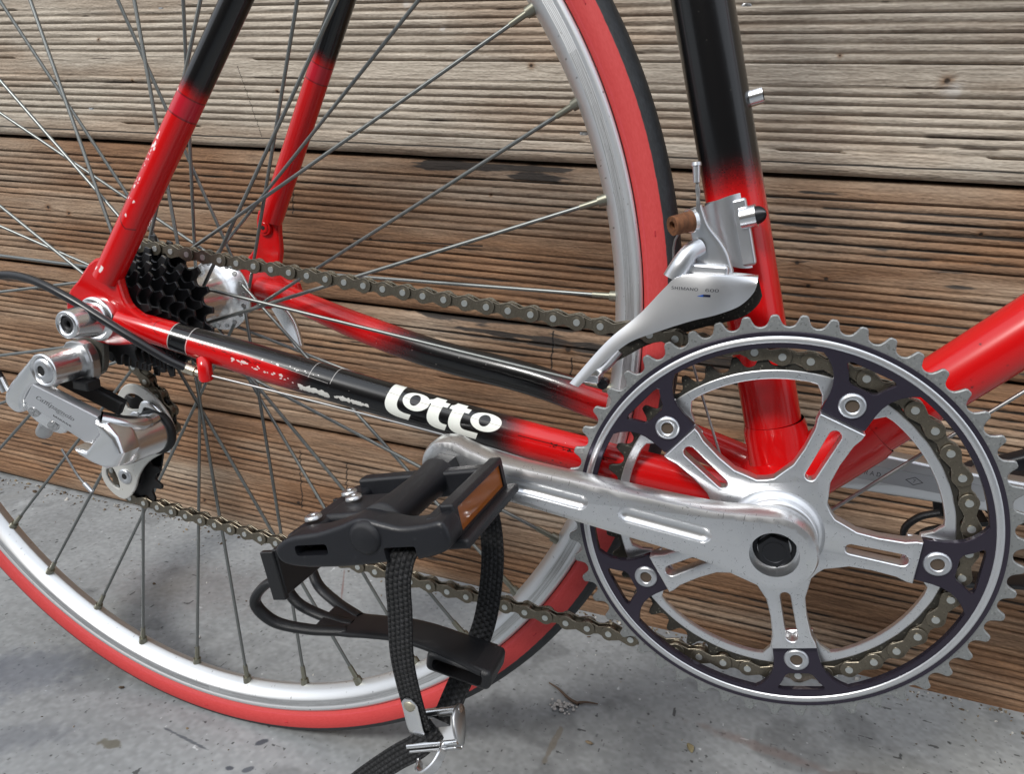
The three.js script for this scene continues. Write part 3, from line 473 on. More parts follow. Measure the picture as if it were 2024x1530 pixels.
  // cable stop on the stay, bottle boss on the seat tube
  mesh('cable_stop', merge(sweep([V(-0.3260, 0.0500, 0.066), V(-0.3235, 0.0465, 0.0685), V(-0.3225, 0.0400, 0.0690), V(-0.3222, 0.0375, 0.0688)], 16, 16, (t) => { const k = t < 0.85 ? 1 : Math.sqrt(Math.max(0.02, 1 - Math.pow((t - 0.85) / 0.15, 2))); return [0.0042 * k, 0.0042 * k]; })), M.red, frame);
  mesh('ferrule', merge(cyl(V(-0.3370, 0.0448, 0.0702), V(-0.3290, 0.0430, 0.0698), 0.0031, 0.0031), cyl(V(-0.3290, 0.0430, 0.0698), V(-0.3250, 0.0421, 0.0696), 0.0022, 0.0022)), std({ color: lin(0.55, 0.50, 0.40), metalness: 0.9, roughness: 0.35 }), frame);
  const boss = mesh('bottle_boss', merge(cyl(V(-0.0470, 0.2010), V(-0.0395, 0.2032), 0.0047, 0.0044), cyl(V(-0.0395, 0.2032), V(-0.0335, 0.2050), 0.0042, 0.0042)), M.chrome, frame);
  mesh('boss_bolt', cyl(V(-0.0336, 0.20497), V(-0.0331, 0.20512), 0.0026, 0.0026), M.socket, frame);
}

// ---- rear wheel
const wheel = group('rear_wheel', bike);
{
  const ring = (profile, seg = 220) => { const g = lathe(profile, seg, AX, AY); return g; };
  // V shaped rim: inner slopes, brake tracks with machined grooves, polished lips
  const half = [[0.3017, 0.0003], [0.3022, 0.0016], [0.3033, 0.0040], [0.3044, 0.0060], [0.3062, 0.0080], [0.3082, 0.0096], [0.3092, 0.0100]];
  const track = []; for (let i = 0; i < 6; i++) { const r = 0.3096 + i * 0.0008; track.push([r, 0.0100], [r + 0.0003, 0.0098], [r + 0.00045, 0.0100]); }
  const lip = [[0.3146, 0.0101], [0.3152, 0.0107], [0.3164, 0.0109], [0.3172, 0.0104], [0.3184, 0.0094], [0.3188, 0.0086], [0.3160, 0.0080]];
  const pr = [...half, ...track, ...lip], full = [...pr.slice().reverse().map(([r, z]) => [r, -z]), ...pr];
  const rimMap = canvasTex(2048, 256, (c, w, h) => {
    reseed(64); c.fillStyle = 'rgb(226,228,230)'; c.fillRect(0, 0, w, h);
    const y0 = h * (1 - 0.86), y1 = h * (1 - 0.60);   // brake track on the near side (v 0.60 - 0.86)
    for (let i = 0; i < 1500; i++) { const x = rnd() * w, y = y0 + (y1 - y0) * rnd(), l = 20 + 160 * rnd(); c.strokeStyle = `rgba(${rnd() < 0.7 ? '70,70,72' : '245,245,245'},${0.06 + 0.25 * rnd()})`; c.lineWidth = 0.5 + 1.1 * rnd(); c.beginPath(); c.moveTo(x, y); c.lineTo(x + l, y); c.stroke(); }
    for (let i = 0; i < 500; i++) { c.fillStyle = `rgba(70,68,62,${0.15 + 0.4 * rnd()})`; c.beginPath(); c.ellipse(rnd() * w, rnd() * h, 0.5 + 1.5 * rnd(), 0.5 + 1.2 * rnd(), 0, 0, 7); c.fill(); }
  }); rimMap.wrapS = rimMap.wrapT = THREE.RepeatWrapping; rimMap.repeat.set(3, 1);
  M.rim.map = rimMap;
  mesh('rim', ring(full, 320), M.rim, wheel);
  // tyre: red side walls, black tread with a ragged edge
  const prof = []; for (let i = 0; i <= 40; i++) { const a = lerp(-138, 138, i / 40) * D2R; prof.push([0.3274 + 0.0112 * Math.cos(a), 0.0116 * Math.sign(a) * Math.pow(Math.abs(Math.sin(a)), 0.72)]); }
  const tw = 4096 / 2, th = 256;
  const edge = (u) => 0.004 * (vnoise(u * 520, 1, 5, 520) - 0.5) + 0.012 * (fbm(u * 12, 1, 6, 2, 12) - 0.5);
  const tyreMap = dataTex(tw, th, (u, v) => {
    const d = Math.abs(v - 0.5), e = 0.236 + edge(u) + (v > 0.5 ? 0 : 0.01), n = vnoise(u * 700, v * 120, 8, 700), k = smooth(e - 0.004, e + 0.004, d);
    const weaveN = 0.5 + 0.5 * Math.sin((u * 5200 + v * 400)), red = [0.745 + 0.03 * n, 0.215 + 0.04 * n + 0.015 * weaveN, 0.22 + 0.04 * n], blk = 0.115 + 0.05 * n + 0.05 * fbm(u * 300, v * 30, 9, 3, 300);
    const seam = smooth(0.012, 0.0, Math.abs(d - 0.44)) * 0.06;
    return [lerp(blk * 0.95, red[0] + seam * 0.3, k), lerp(blk, red[1] + seam * 0.4, k), lerp(blk * 1.08, red[2] + seam * 0.9, k)];
  }, true);
  tyreMap.repeat.set(2, 1);
  const tyreBump = dataTex(1024, 128, (u, v) => { const d = Math.abs(v - 0.5); return d > 0.236 ? 0.5 + 0.12 * Math.sin(u * 3000 + v * 300) + 0.15 * vnoise(u * 400, v * 60, 4, 400) : 0.55 + 0.25 * vnoise(u * 500, v * 100, 5, 500); }, false); tyreBump.repeat.set(2, 1);
  mesh('tyre', ring(prof, 320), phy({ color: 0xffffff, map: tyreMap, bumpMap: tyreBump, bumpScale: 0.00025, roughness: 0.62 }), wheel);
  // moulded letters and nibs on the side wall
  const nib = (deg, r, w, h, par) => { const a = deg * D2R, g = rbox(w, h, 0.0008, 0.0002, 0, r, 0.0116); g.rotateZ(a - PI / 2); g.translate(AX, AY, 0); return g; };
  const nibs = []; for (const d of [-132, -112, -90.5, -77, -35, -14, 12, 33]) nibs.push(nib(d, 0.3275, 0.0030, 0.0007));
  mesh('sidewall_nibs', merge(nibs), std({ color: lin(0.45, 0.02, 0.03), roughness: 0.6 }), wheel);
  {                                                   // hub: flanges, barrel, lock nuts
    mesh('hub', lathe([[0.0001, 0.0270], [0.0150, 0.0270], [0.0150, 0.0215], [0.0235, 0.0210], [0.0240, 0.0195], [0.0235, 0.0180], [0.0170, 0.0165], [0.0152, 0.010], [0.0150, -0.018], [0.0165, -0.026], [0.0215, -0.0315], [0.0262, -0.0335], [0.0268, -0.0350], [0.0262, -0.0368], [0.0180, -0.0385], [0.0130, -0.046], [0.0095, -0.060], [0.0001, -0.0640]], 64, AX, AY), M.alu, wheel);
    const holeGeo = [];
    for (let k = 0; k < 18; k++) { const a = (6 + 20 * k) * D2R; holeGeo.push(zcyl(AX + 0.0232 * Math.cos(a), AY + 0.0232 * Math.sin(a), -0.0385, -0.0315, 0.0017, 0.0017, 10)); }
    mesh('spoke_head', merge(holeGeo), M.steel, wheel);
  }
  const spokeMat = M.spoke;
  for (let k = 0; k < 36; k++) {
    const deg = 6 + 10 * k, ds = k % 2 === 1, n = Math.floor(k / 2), lead = ds ? n % 2 === 1 : n % 2 === 0;
    const rimA = deg * D2R, hubA = (deg + (lead ? 60 : -60)) * D2R, hz = ds ? 0.0195 : -0.0352, hr = ds ? 0.0215 : 0.0232, off = lead ? 0.0022 : -0.0022;
    const a = V(AX + hr * Math.cos(hubA), AY + hr * Math.sin(hubA), hz + off), rz = ds ? 0.0018 : -0.0018;
    const b = V(AX + 0.3000 * Math.cos(rimA), AY + 0.3000 * Math.sin(rimA), rz), dir = b.clone().sub(a).normalize();
    const n0 = b.clone().addScaledVector(dir, -0.0120), n1 = b.clone().addScaledVector(dir, 0.004);
    mesh('spoke', cyl(a, n0, 0.00118, 0.00118, 8), spokeMat, wheel);
    mesh('nipple', merge(cyl(n0, n0.clone().addScaledVector(dir, 0.0105), 0.0017, 0.0019, 8), cyl(b.clone().addScaledVector(dir, -0.0016), n1, 0.0030, 0.0034, 12)), M.brass, wheel);
  }
}
// ---- quick release
{
  const q = group('quick_release', bike);
  mesh('washer', lathe([[0.0005, 0.0752], [0.0110, 0.0752], [0.0132, 0.0742], [0.0136, 0.0728], [0.0136, 0.0705]], 40, AX, AY), M.alu, q);
  mesh('nut', lathe([[0.0050, 0.0905], [0.0052, 0.0938], [0.0072, 0.0944], [0.0082, 0.0936], [0.0085, 0.0915], [0.0098, 0.0800], [0.0104, 0.0785], [0.0104, 0.0748]], 48, AX, AY), M.chrome, q);
  mesh('nut_insert', lathe([[0.0022, 0.0900], [0.0022, 0.0925], [0.0050, 0.0930], [0.0052, 0.0900]], 32, AX, AY), M.black, q);
  mesh('socket', zcyl(AX, AY, 0.0896, 0.0902, 0.0024), M.socket, q);
  mesh('skewer', zcyl(AX, AY, -0.0860, 0.0890, 0.0024, 0.0024, 12), M.steel, q);
  mesh('lever_hub', lathe([[0.0001, -0.0900], [0.0085, -0.0895], [0.0100, -0.0860], [0.0100, -0.0715], [0.0001, -0.0710]], 32, AX, AY), M.chrome, q);
  mesh('lever', ribbon([V(AX + 0.002, AY - 0.004, -0.084), V(-0.389, 0.053, -0.088), V(-0.377, 0.038, -0.088), V(-0.364, 0.0215, -0.082)], 30, 0.010, 0.004, V(0.75, 0.66, 0), { wfn: (t) => 0.007 + 0.006 * Math.sin(PI * clamp(t * 1.1 - 0.1)), tfn: (t) => 0.006 - 0.002 * t }), M.alu, q);
}
// ---- sprockets
function sprocketOutline(N, tip, phase, rr = 0.0039, flat = 0.0007) {
  const pr = 0.0127 / (2 * Math.sin(PI / N)), pts = [], half = 0.0127 / 2, xe = 0.0034, re = pr - Math.sqrt(rr * rr - xe * xe), K = 14;
  for (let k = 0; k < N; k++) for (let i = 0; i < K; i++) {
    const d = (i / K - 0.5) * 2 * half, x = Math.abs(d);                                // d = 0 in the valley
    let r;
    if (x <= xe) r = pr - Math.sqrt(rr * rr - x * x); else { const t = clamp((x - xe) / (half - flat - xe)); r = lerp(re, tip, 1 - Math.pow(1 - t, 1.5)); }
    const a = phase + (k + d / 0.0127) * 2 * PI / N; pts.push([r * Math.cos(a), r * Math.sin(a)]);
  }
  return pts;
}
const holePath = (pts) => new THREE.Path(pts.map((p) => new THREE.Vector2(p[0], p[1])));
const prOf = (N) => 0.0127 / (2 * Math.sin(PI / N));

// ---- chain: the loop through chainring, sprocket and the two derailleur pulleys
const COGZ = 0.0318, RINGZ = 0.0407, PUL = 0.0203, GUIDE = [-0.4078, -0.0085], TENSION = [-0.4240, -0.0535];
const circles = [
  { c: [0, 0], r: prOf(42), s: 1, z: RINGZ }, { c: [AX, AY], r: prOf(20), s: 1, z: COGZ },
  { c: GUIDE, r: PUL, s: -1, z: COGZ }, { c: TENSION, r: PUL, s: 1, z: COGZ }];
const path = [];                                       // dense points [x, y, z]
{
  const tan = circles.map((A, i) => {
    const B = circles[(i + 1) % 4], dx = B.c[0] - A.c[0], dy = B.c[1] - A.c[1], th = Math.atan2(dy, dx) - Math.asin((B.s * B.r - A.s * A.r) / Math.hypot(dx, dy)), L = [-Math.sin(th), Math.cos(th)];
    return { p: [A.c[0] - A.s * A.r * L[0], A.c[1] - A.s * A.r * L[1]], q: [B.c[0] - B.s * B.r * L[0], B.c[1] - B.s * B.r * L[1]] };
  });
  for (let i = 0; i < 4; i++) {
    const A = circles[i], B = circles[(i + 1) % 4], from = tan[(i + 3) % 4].q, to = tan[i].p;
    let a0 = Math.atan2(from[1] - A.c[1], from[0] - A.c[0]), a1 = Math.atan2(to[1] - A.c[1], to[0] - A.c[0]);
    if (A.s > 0) while (a1 < a0) a1 += 2 * PI; else while (a1 > a0) a1 -= 2 * PI;
    const n = Math.max(4, Math.ceil(Math.abs(a1 - a0) * A.r / 0.0006));
    for (let k = 0; k < n; k++) { const a = lerp(a0, a1, k / n); path.push(V(A.c[0] + A.r * Math.cos(a), A.c[1] + A.r * Math.sin(a), A.z)); }
    const m = Math.ceil(Math.hypot(tan[i].q[0] - to[0], tan[i].q[1] - to[1]) / 0.0006), sag = i === 3 ? 0.004 : i === 0 ? 0.0008 : 0;
    for (let k = 0; k < m; k++) { const t = k / m; path.push(V(lerp(to[0], tan[i].q[0], t), lerp(to[1], tan[i].q[1], t) - sag * 4 * t * (1 - t), lerp(A.z, B.z, t))); }
  }
}
const pins = [];
{
  const cum = [0]; for (let i = 1; i <= path.length; i++) cum.push(cum[i - 1] + path[i % path.length].distanceTo(path[i - 1]));
  const total = cum[path.length], n = 2 * Math.round(total / 0.0127 / 2), step = total / n; let k = 0;
  for (let i = 0; i < n; i++) { const s = i * step; while (cum[k + 1] < s) k++; const t = (s - cum[k]) / (cum[k + 1] - cum[k]); pins.push(path[k].clone().lerp(path[(k + 1) % path.length], t)); }
}
function pinPhase(c, r) { let best = null, bd = 1; for (const p of pins) { const d = Math.abs(Math.hypot(p.x - c[0], p.y - c[1]) - r); if (d < bd) { bd = d; best = p; } } return Math.atan2(best.y - c[1], best.x - c[0]); }
{
  const chain = group('chain', bike);
  const peanut = (R, waist) => { const s = [], P = 0.0127; for (let i = 0; i <= 12; i++) { const a = (60 + 240 * i / 12) * D2R; s.push([R * Math.cos(a), R * Math.sin(a)]); } s.push([P / 2, -waist]); for (let i = 0; i <= 12; i++) { const a = (-120 + 240 * i / 12) * D2R; s.push([P + R * Math.cos(a), R * Math.sin(a)]); } s.push([P / 2, waist]); return shapeOf(s); };
  const pl = [0.80, 0.79, 0.76], pc = [2.6, 3.0, 3.6];
  const P = 0.0127;
  const outer = mergeTinted([[plate(peanut(0.0044, 0.0024), 0.0022, 0.0033, 0.00022), pl], [plate(peanut(0.0044, 0.0024), -0.0033, -0.0022, 0.00022), pl],
    ...[0, P].flatMap((x) => [[zcyl(x, 0, -0.0037, 0.0037, 0.0018, 0.0018, 14), pc], [lathe([[0.0019, 0.0033], [0.0026, 0.00345], [0.0030, 0.0033]], 16, x, 0), pl]])]);
  const inner = mergeTinted([[plate(peanut(0.0042, 0.0024), 0.0011, 0.0021, 0.0002), pl], [plate(peanut(0.0042, 0.0024), -0.0021, -0.0011, 0.0002), pl], ...[0, P].map((x) => [zcyl(x, 0, -0.0012, 0.0012, 0.0038, 0.0038, 14), pl])]);
  for (let i = 0; i < pins.length; i++) {
    const a = pins[i], b = pins[(i + 1) % pins.length], X = b.clone().sub(a).normalize(), Z = V(0, 0, 1).addScaledVector(X, -X.z).normalize(), Y = Z.clone().cross(X);
    const m = mesh('chain_link', i % 2 ? inner : outer, M.chain, chain);
    m.quaternion.setFromRotationMatrix(new THREE.Matrix4().makeBasis(X, Y, Z)); m.position.copy(a);
  }
}
// ---- cassette
{
  const cas = group('cassette', bike), T = [22, 20, 19, 18, 17, 16, 15, 14];
  T.forEach((n, i) => {
    const z = 0.0270 + 0.0048 * i, pr = prOf(n), ph = i === 1 ? pinPhase([AX, AY], pr) : 0.2 + 0.17 * i;
    const s = shapeOf(sprocketOutline(n, pr + 0.0028, ph, 0.0041, 0.0017)); s.holes.push(circlePath(0, 0, 0.016));
    const g = plate(s, z - 0.0010, z + 0.0010, 0.00035, 1); g.translate(AX, AY, 0);
    mesh('sprocket', g, M.cog, cas);
    if (i < 7) mesh('spacer', lathe([[0.0185, z + 0.001], [0.0185, z + 0.0038]], 40, AX, AY), M.black, cas);
  });
  mesh('lock_ring', lathe([[0.0100, 0.0640], [0.0150, 0.0640], [0.0155, 0.0610]], 40, AX, AY), M.darkSteel, cas);
}
// ---- cranks and chainrings
const BOLTS = [70.1, 142.1, 214.1, 286.1, 358.1].map((d) => d * D2R);
{
  const cs = group('crankset', bike);
  // outer ring: worn teeth, black anodised body with tabs and windows, polished band
  const teeth = shapeOf(sprocketOutline(52, 0.1066, 90.72 * D2R + PI / 52, 0.0041, 0.0013)); teeth.holes.push(circlePath(0, 0, 0.0980));
  
  const toothRing = mesh('outer_chainring_teeth', plate(teeth, 0.0456, 0.0480, 0.0005, 1, 90), M.tooth, cs);
  const body = new THREE.Shape(); body.absarc(0, 0, 0.0991, 0, 2 * PI, false);
  const loc = (b, rho, s) => [rho * Math.cos(b) - s * Math.sin(b), rho * Math.sin(b) + s * Math.cos(b)];
  const inner = [], RI = 0.0912;
  for (let k = 0; k < 5; k++) {
    const b = BOLTS[k], nb = BOLTS[(k + 1) % 5] + (k === 4 ? 2 * PI : 0);
    const side = [[0.0635, 0.0098], [0.0640, 0.0106], [0.0720, 0.0110], [0.0765, 0.0118], [0.0805, 0.0134], [0.0840, 0.0160], [0.0868, 0.0195], [0.0884, 0.0225]];
    for (let i = side.length - 1; i >= 0; i--) inner.push(loc(b, side[i][0], -side[i][1]));
    for (const q of side) inner.push(loc(b, q[0], q[1]));
    const a0 = b + 0.285, a1 = nb - 0.285; for (let i = 0; i <= 24; i++) { const a = lerp(a0, a1, i / 24); inner.push([RI * Math.cos(a), RI * Math.sin(a)]); }
  }
  body.holes.push(holePath(inner.reverse()));
  for (const b of BOLTS) {
    const w = [[0.0805, 0.0046], [0.0815, 0.0066], [0.0850, 0.0086], [0.0885, 0.0112], [0.0894, 0.0108], [0.0899, 0.0090]], pts = [];
    for (const q of w) pts.push(loc(b, q[0], q[1])); for (const q of w.slice().reverse()) pts.push(loc(b, q[0], -q[1]));
    body.holes.push(holePath(pts.reverse()));
  }
  mesh('outer_chainring', plate(body, 0.0453, 0.0490, 0.0005, 2, 90), M.anod, cs);
  mesh('chainring_band', lathe([[0.0936, 0.0485], [0.0938, 0.04925], [0.0946, 0.04975], [0.0955, 0.04965], [0.0962, 0.0494], [0.0969, 0.0492], [0.0971, 0.0485]], 180), std({ color: 0xffffff, map: rep(aluMap, 14, 1), metalness: 0.95, roughness: 0.34 }), cs);
  // inner ring
  const it = shapeOf(sprocketOutline(42, prOf(42) + 0.0022, pinPhase([0, 0], prOf(42)), 0.0040, 0.0009)); it.holes.push(circlePath(0, 0, 0.0785));
  mesh('inner_chainring', plate(it, RINGZ - 0.0011, RINGZ + 0.0011, 0.0004, 1, 80), M.grime, cs);
  const ib = new THREE.Shape(); ib.absarc(0, 0, 0.0795, 0, 2 * PI, false);
  const hin = []; for (let k = 0; k < 5; k++) { const b = BOLTS[k], nb = BOLTS[(k + 1) % 5] + (k === 4 ? 2 * PI : 0); for (const q of [[0.0725, -0.0165], [0.0690, -0.0125], [0.0640, -0.0100], [0.0640, 0.0100], [0.0690, 0.0125], [0.0725, 0.0165]]) hin.push(loc(b, q[0], q[1])); for (let i = 0; i <= 20; i++) { const a = lerp(b + 0.27, nb - 0.27, i / 20); hin.push([0.0748 * Math.cos(a), 0.0748 * Math.sin(a)]); } }
  ib.holes.push(holePath(hin.reverse()));
  mesh('inner_chainring_band', plate(ib, RINGZ - 0.0016, RINGZ + 0.0016, 0.0006, 2, 90), M.crank, cs);
  // spider
  const sp = [];
  for (let k = 0; k < 5; k++) {
    const b = BOLTS[k], nb = BOLTS[(k + 1) % 5] + (k === 4 ? 2 * PI : 0);
    for (const q of [[0.030, -0.0115], [0.0355, -0.0092], [0.045, -0.0086], [0.0560, -0.0092], [0.0605, -0.0106], [0.0634, -0.0108], [0.0634, 0.0108], [0.0605, 0.0106], [0.0560, 0.0092], [0.045, 0.0086], [0.0355, 0.0092], [0.030, 0.0115]]) sp.push(loc(b, q[0], q[1]));
    const m = (b + nb) / 2; for (const d of [-0.14, 0, 0.14]) sp.push([(0.0285 - 0.0006 * (d === 0 ? 1 : 0)) * Math.cos(m + d), (0.0285 - 0.0006 * (d === 0 ? 1 : 0)) * Math.sin(m + d)]);
  }
  const spider = shapeOf(sp);
  for (const b of BOLTS) { const h = []; for (let i = 0; i <= 8; i++) { const a = -PI / 2 + PI * i / 8; h.push(loc(b, 0.0565 + 0.0028 * Math.cos(a), 0.0028 * Math.sin(a))); } for (let i = 0; i <= 8; i++) { const a = PI / 2 + PI * i / 8; h.push(loc(b, 0.0345 + 0.0024 * Math.cos(a), 0.0024 * Math.sin(a))); } spider.holes.push(holePath(h.reverse())); }
  mesh('spider', crease(plate(spider, 0.0455, 0.0535, 0.0011, 3), 0.5), M.crank, cs);
  const tabs = BOLTS.map((b) => { const s = shapeOf([[0.058, -0.0098], [0.0790, -0.0092], [0.0800, -0.006], [0.0800, 0.006], [0.0790, 0.0092], [0.058, 0.0098]].map((q) => loc(b, q[0], q[1]))); return plate(s, 0.0424, 0.0451, 0.0004); });
  for (const g of tabs) mesh('spider_tab', g, M.crank, cs);
  for (const b of BOLTS) {
    const [x, y] = loc(b, 0.072, 0), g = lathe([[0.0030, 0.0494], [0.0032, 0.0503], [0.0046, 0.0505], [0.0057, 0.0500], [0.0061, 0.0491], [0.0061, 0.0485]], 28, x, y);
    const bt = mesh('chainring_bolt', g, M.matteAlu, cs); mesh('bolt_socket', hexPrism(x, y, 0.0480, 0.0492, 0.0033, b), std({ color: lin(0.10, 0.075, 0.055), roughness: 0.7, metalness: 0.4 }), cs);
  }
  // crank arm
  const EX = -0.1650, EY = 0.0138, ca = Math.atan2(EY, EX), CL = Math.hypot(EX, EY);
  const arm = (() => {
    const top = [[-0.0195, 0], [-0.0145, 0.0130], [-0.0030, 0.0190], [0.012, 0.0172], [0.026, 0.0145], [0.045, 0.0130], [0.080, 0.0119], [0.115, 0.0109], [0.142, 0.0109], [0.156, 0.0130], [CL, 0.0150], [CL + 0.0100, 0.0112], [CL + 0.0150, 0]];
    const pts = [...top, ...top.slice(1, -1).reverse().map(([x, y]) => [x, -y])].reverse();
    const g = crease(plate(shapeOf(pts, 6), 0.0605, 0.0765, 0.0036, 2), 0.45);
    const cap = (x0, x1, r, z) => { const a = new THREE.CapsuleGeometry(r, x1 - x0, 8, 20); a.rotateZ(PI / 2); a.scale(1, 1, 0.80); a.translate((x0 + x1) / 2, -0.0008, z); return a; };
    const hole = zcyl(0, 0, 0.0685, 0.085, 0.0110, 0.0110, 40);
    const r = cut(g, cap(0.0330, 0.0690, 0.0046, 0.0769), cap(0.0930, 0.1320, 0.0044, 0.0769), hole);
    r.rotateZ(ca); return r;
  })();
  mesh('crank_arm', arm, M.crank, cs);
  mesh('crank_boss', lathe([[0.0001, 0.0625], [0.0190, 0.0625], [0.0196, 0.0560], [0.0206, 0.0543], [0.0228, 0.0535], [0.0228, 0.0460], [0.019, 0.0440], [0.015, 0.0360], [0.0001, 0.0360]], 56), M.crank, cs);
  mesh('crank_bolt', merge(lathe([[0.0001, 0.0722], [0.0040, 0.0726], [0.0052, 0.0738]], 32), hexPrism(0, 0, 0.0686, 0.0736, 0.0078, 0.3), lathe([[0.0076, 0.0690], [0.0096, 0.0694], [0.0098, 0.0684]], 32)), M.darkSteel, cs);
  // far crank arm
  const far = group('plain_crank', bike), a2 = -2.2 * D2R;
  const stx = canvasTex(512, 64, (c, w, h) => { c.fillStyle = 'rgb(176,178,182)'; c.fillRect(0, 0, w, h); c.fillStyle = 'rgb(62,62,66)'; c.font = '26px sans-serif'; c.fillText('S T R A D A', 40, 42); c.strokeStyle = 'rgb(62,62,66)'; c.lineWidth = 2; c.beginPath(); c.moveTo(232, 33); c.lineTo(262, 17); c.lineTo(292, 33); c.lineTo(262, 49); c.closePath(); c.stroke(); c.font = '20px sans-serif'; c.fillText('7', 256, 40); });
  const farArm = crease(plate(shapeOf([[0.172 + 0.015, 0], [0.18, 0.0118], [0.165, 0.0135], [0.15, 0.0112], [0.06, 0.0125], [0.02, 0.016], [0, 0.019], [-0.018, 0.008], [-0.018, -0.008], [0, -0.019], [0.02, -0.016], [0.06, -0.0125], [0.15, -0.0112], [0.165, -0.0135], [0.18, -0.0118]], 4), -0.0740, -0.0600, 0.0022, 3), 0.9);
  farArm.rotateZ(a2); mesh('crank_arm', farArm, M.matteAlu, far);
  const sg = new THREE.PlaneGeometry(0.078, 0.0098); sg.translate(0.078, 0.0, -0.0597); sg.rotateZ(a2); mesh('engraved_word', sg, std({ color: 0xffffff, map: stx, metalness: 0.9, roughness: 0.48 }), far);
  mesh('spindle', zcyl(0, 0, -0.068, 0.064, 0.0085), M.steel, far);
}
// a thin sheet: fn(t, s) gives its points; it gets real thickness along its normal
function sheet(fn, nt, ns, thick) {
  const top = [], bot = [], pos = [], idx = [], e = 1e-3;
  for (let i = 0; i <= nt; i++) for (let j = 0; j <= ns; j++) {
    const t = i / nt, s = j / ns, p = fn(t, s), a = fn(Math.min(1, t + e), s).sub(fn(Math.max(0, t - e), s)), b = fn(t, Math.min(1, s + e)).sub(fn(t, Math.max(0, s - e))), n = a.cross(b).normalize();
    top.push(p.clone().addScaledVector(n, thick / 2)); bot.push(p.clone().addScaledVector(n, -thick / 2));
  }
  for (const p of [...top, ...bot]) pos.push(p.x, p.y, p.z);
  const w = ns + 1, N = top.length;
  for (let i = 0; i < nt; i++) for (let j = 0; j < ns; j++) { const a = i * w + j; idx.push(a, a + w, a + 1, a + 1, a + w, a + w + 1, N + a, N + a + 1, N + a + w, N + a + 1, N + a + w + 1, N + a + w); }
  const rimE = (a, b) => idx.push(a, b, N + a, b, N + b, N + a);
  for (let i = 0; i < nt; i++) { rimE(i * w + w, i * w); rimE(i * w + ns, i * w + w + ns); } for (let j = 0; j < ns; j++) { rimE(j, j + 1); rimE(nt * w + j + 1, nt * w + j); }
  const g = new THREE.BufferGeometry(); g.setAttribute('position', new THREE.Float32BufferAttribute(pos, 3)); g.setIndex(idx); g.computeVertexNormals();
  const uv = []; for (let i = 0; i < pos.length; i += 3) uv.push(pos[i], pos[i + 1]); g.setAttribute('uv', new THREE.Float32BufferAttribute(uv, 2));
  return creased(g, 0.8);
}
const polyAt = (pts) => { const c = new THREE.CatmullRomCurve3(pts.map((p) => V(p[0], p[1], p[2] || 0)), false, 'centripetal'); return (t) => c.getPoint(clamp(t)); };

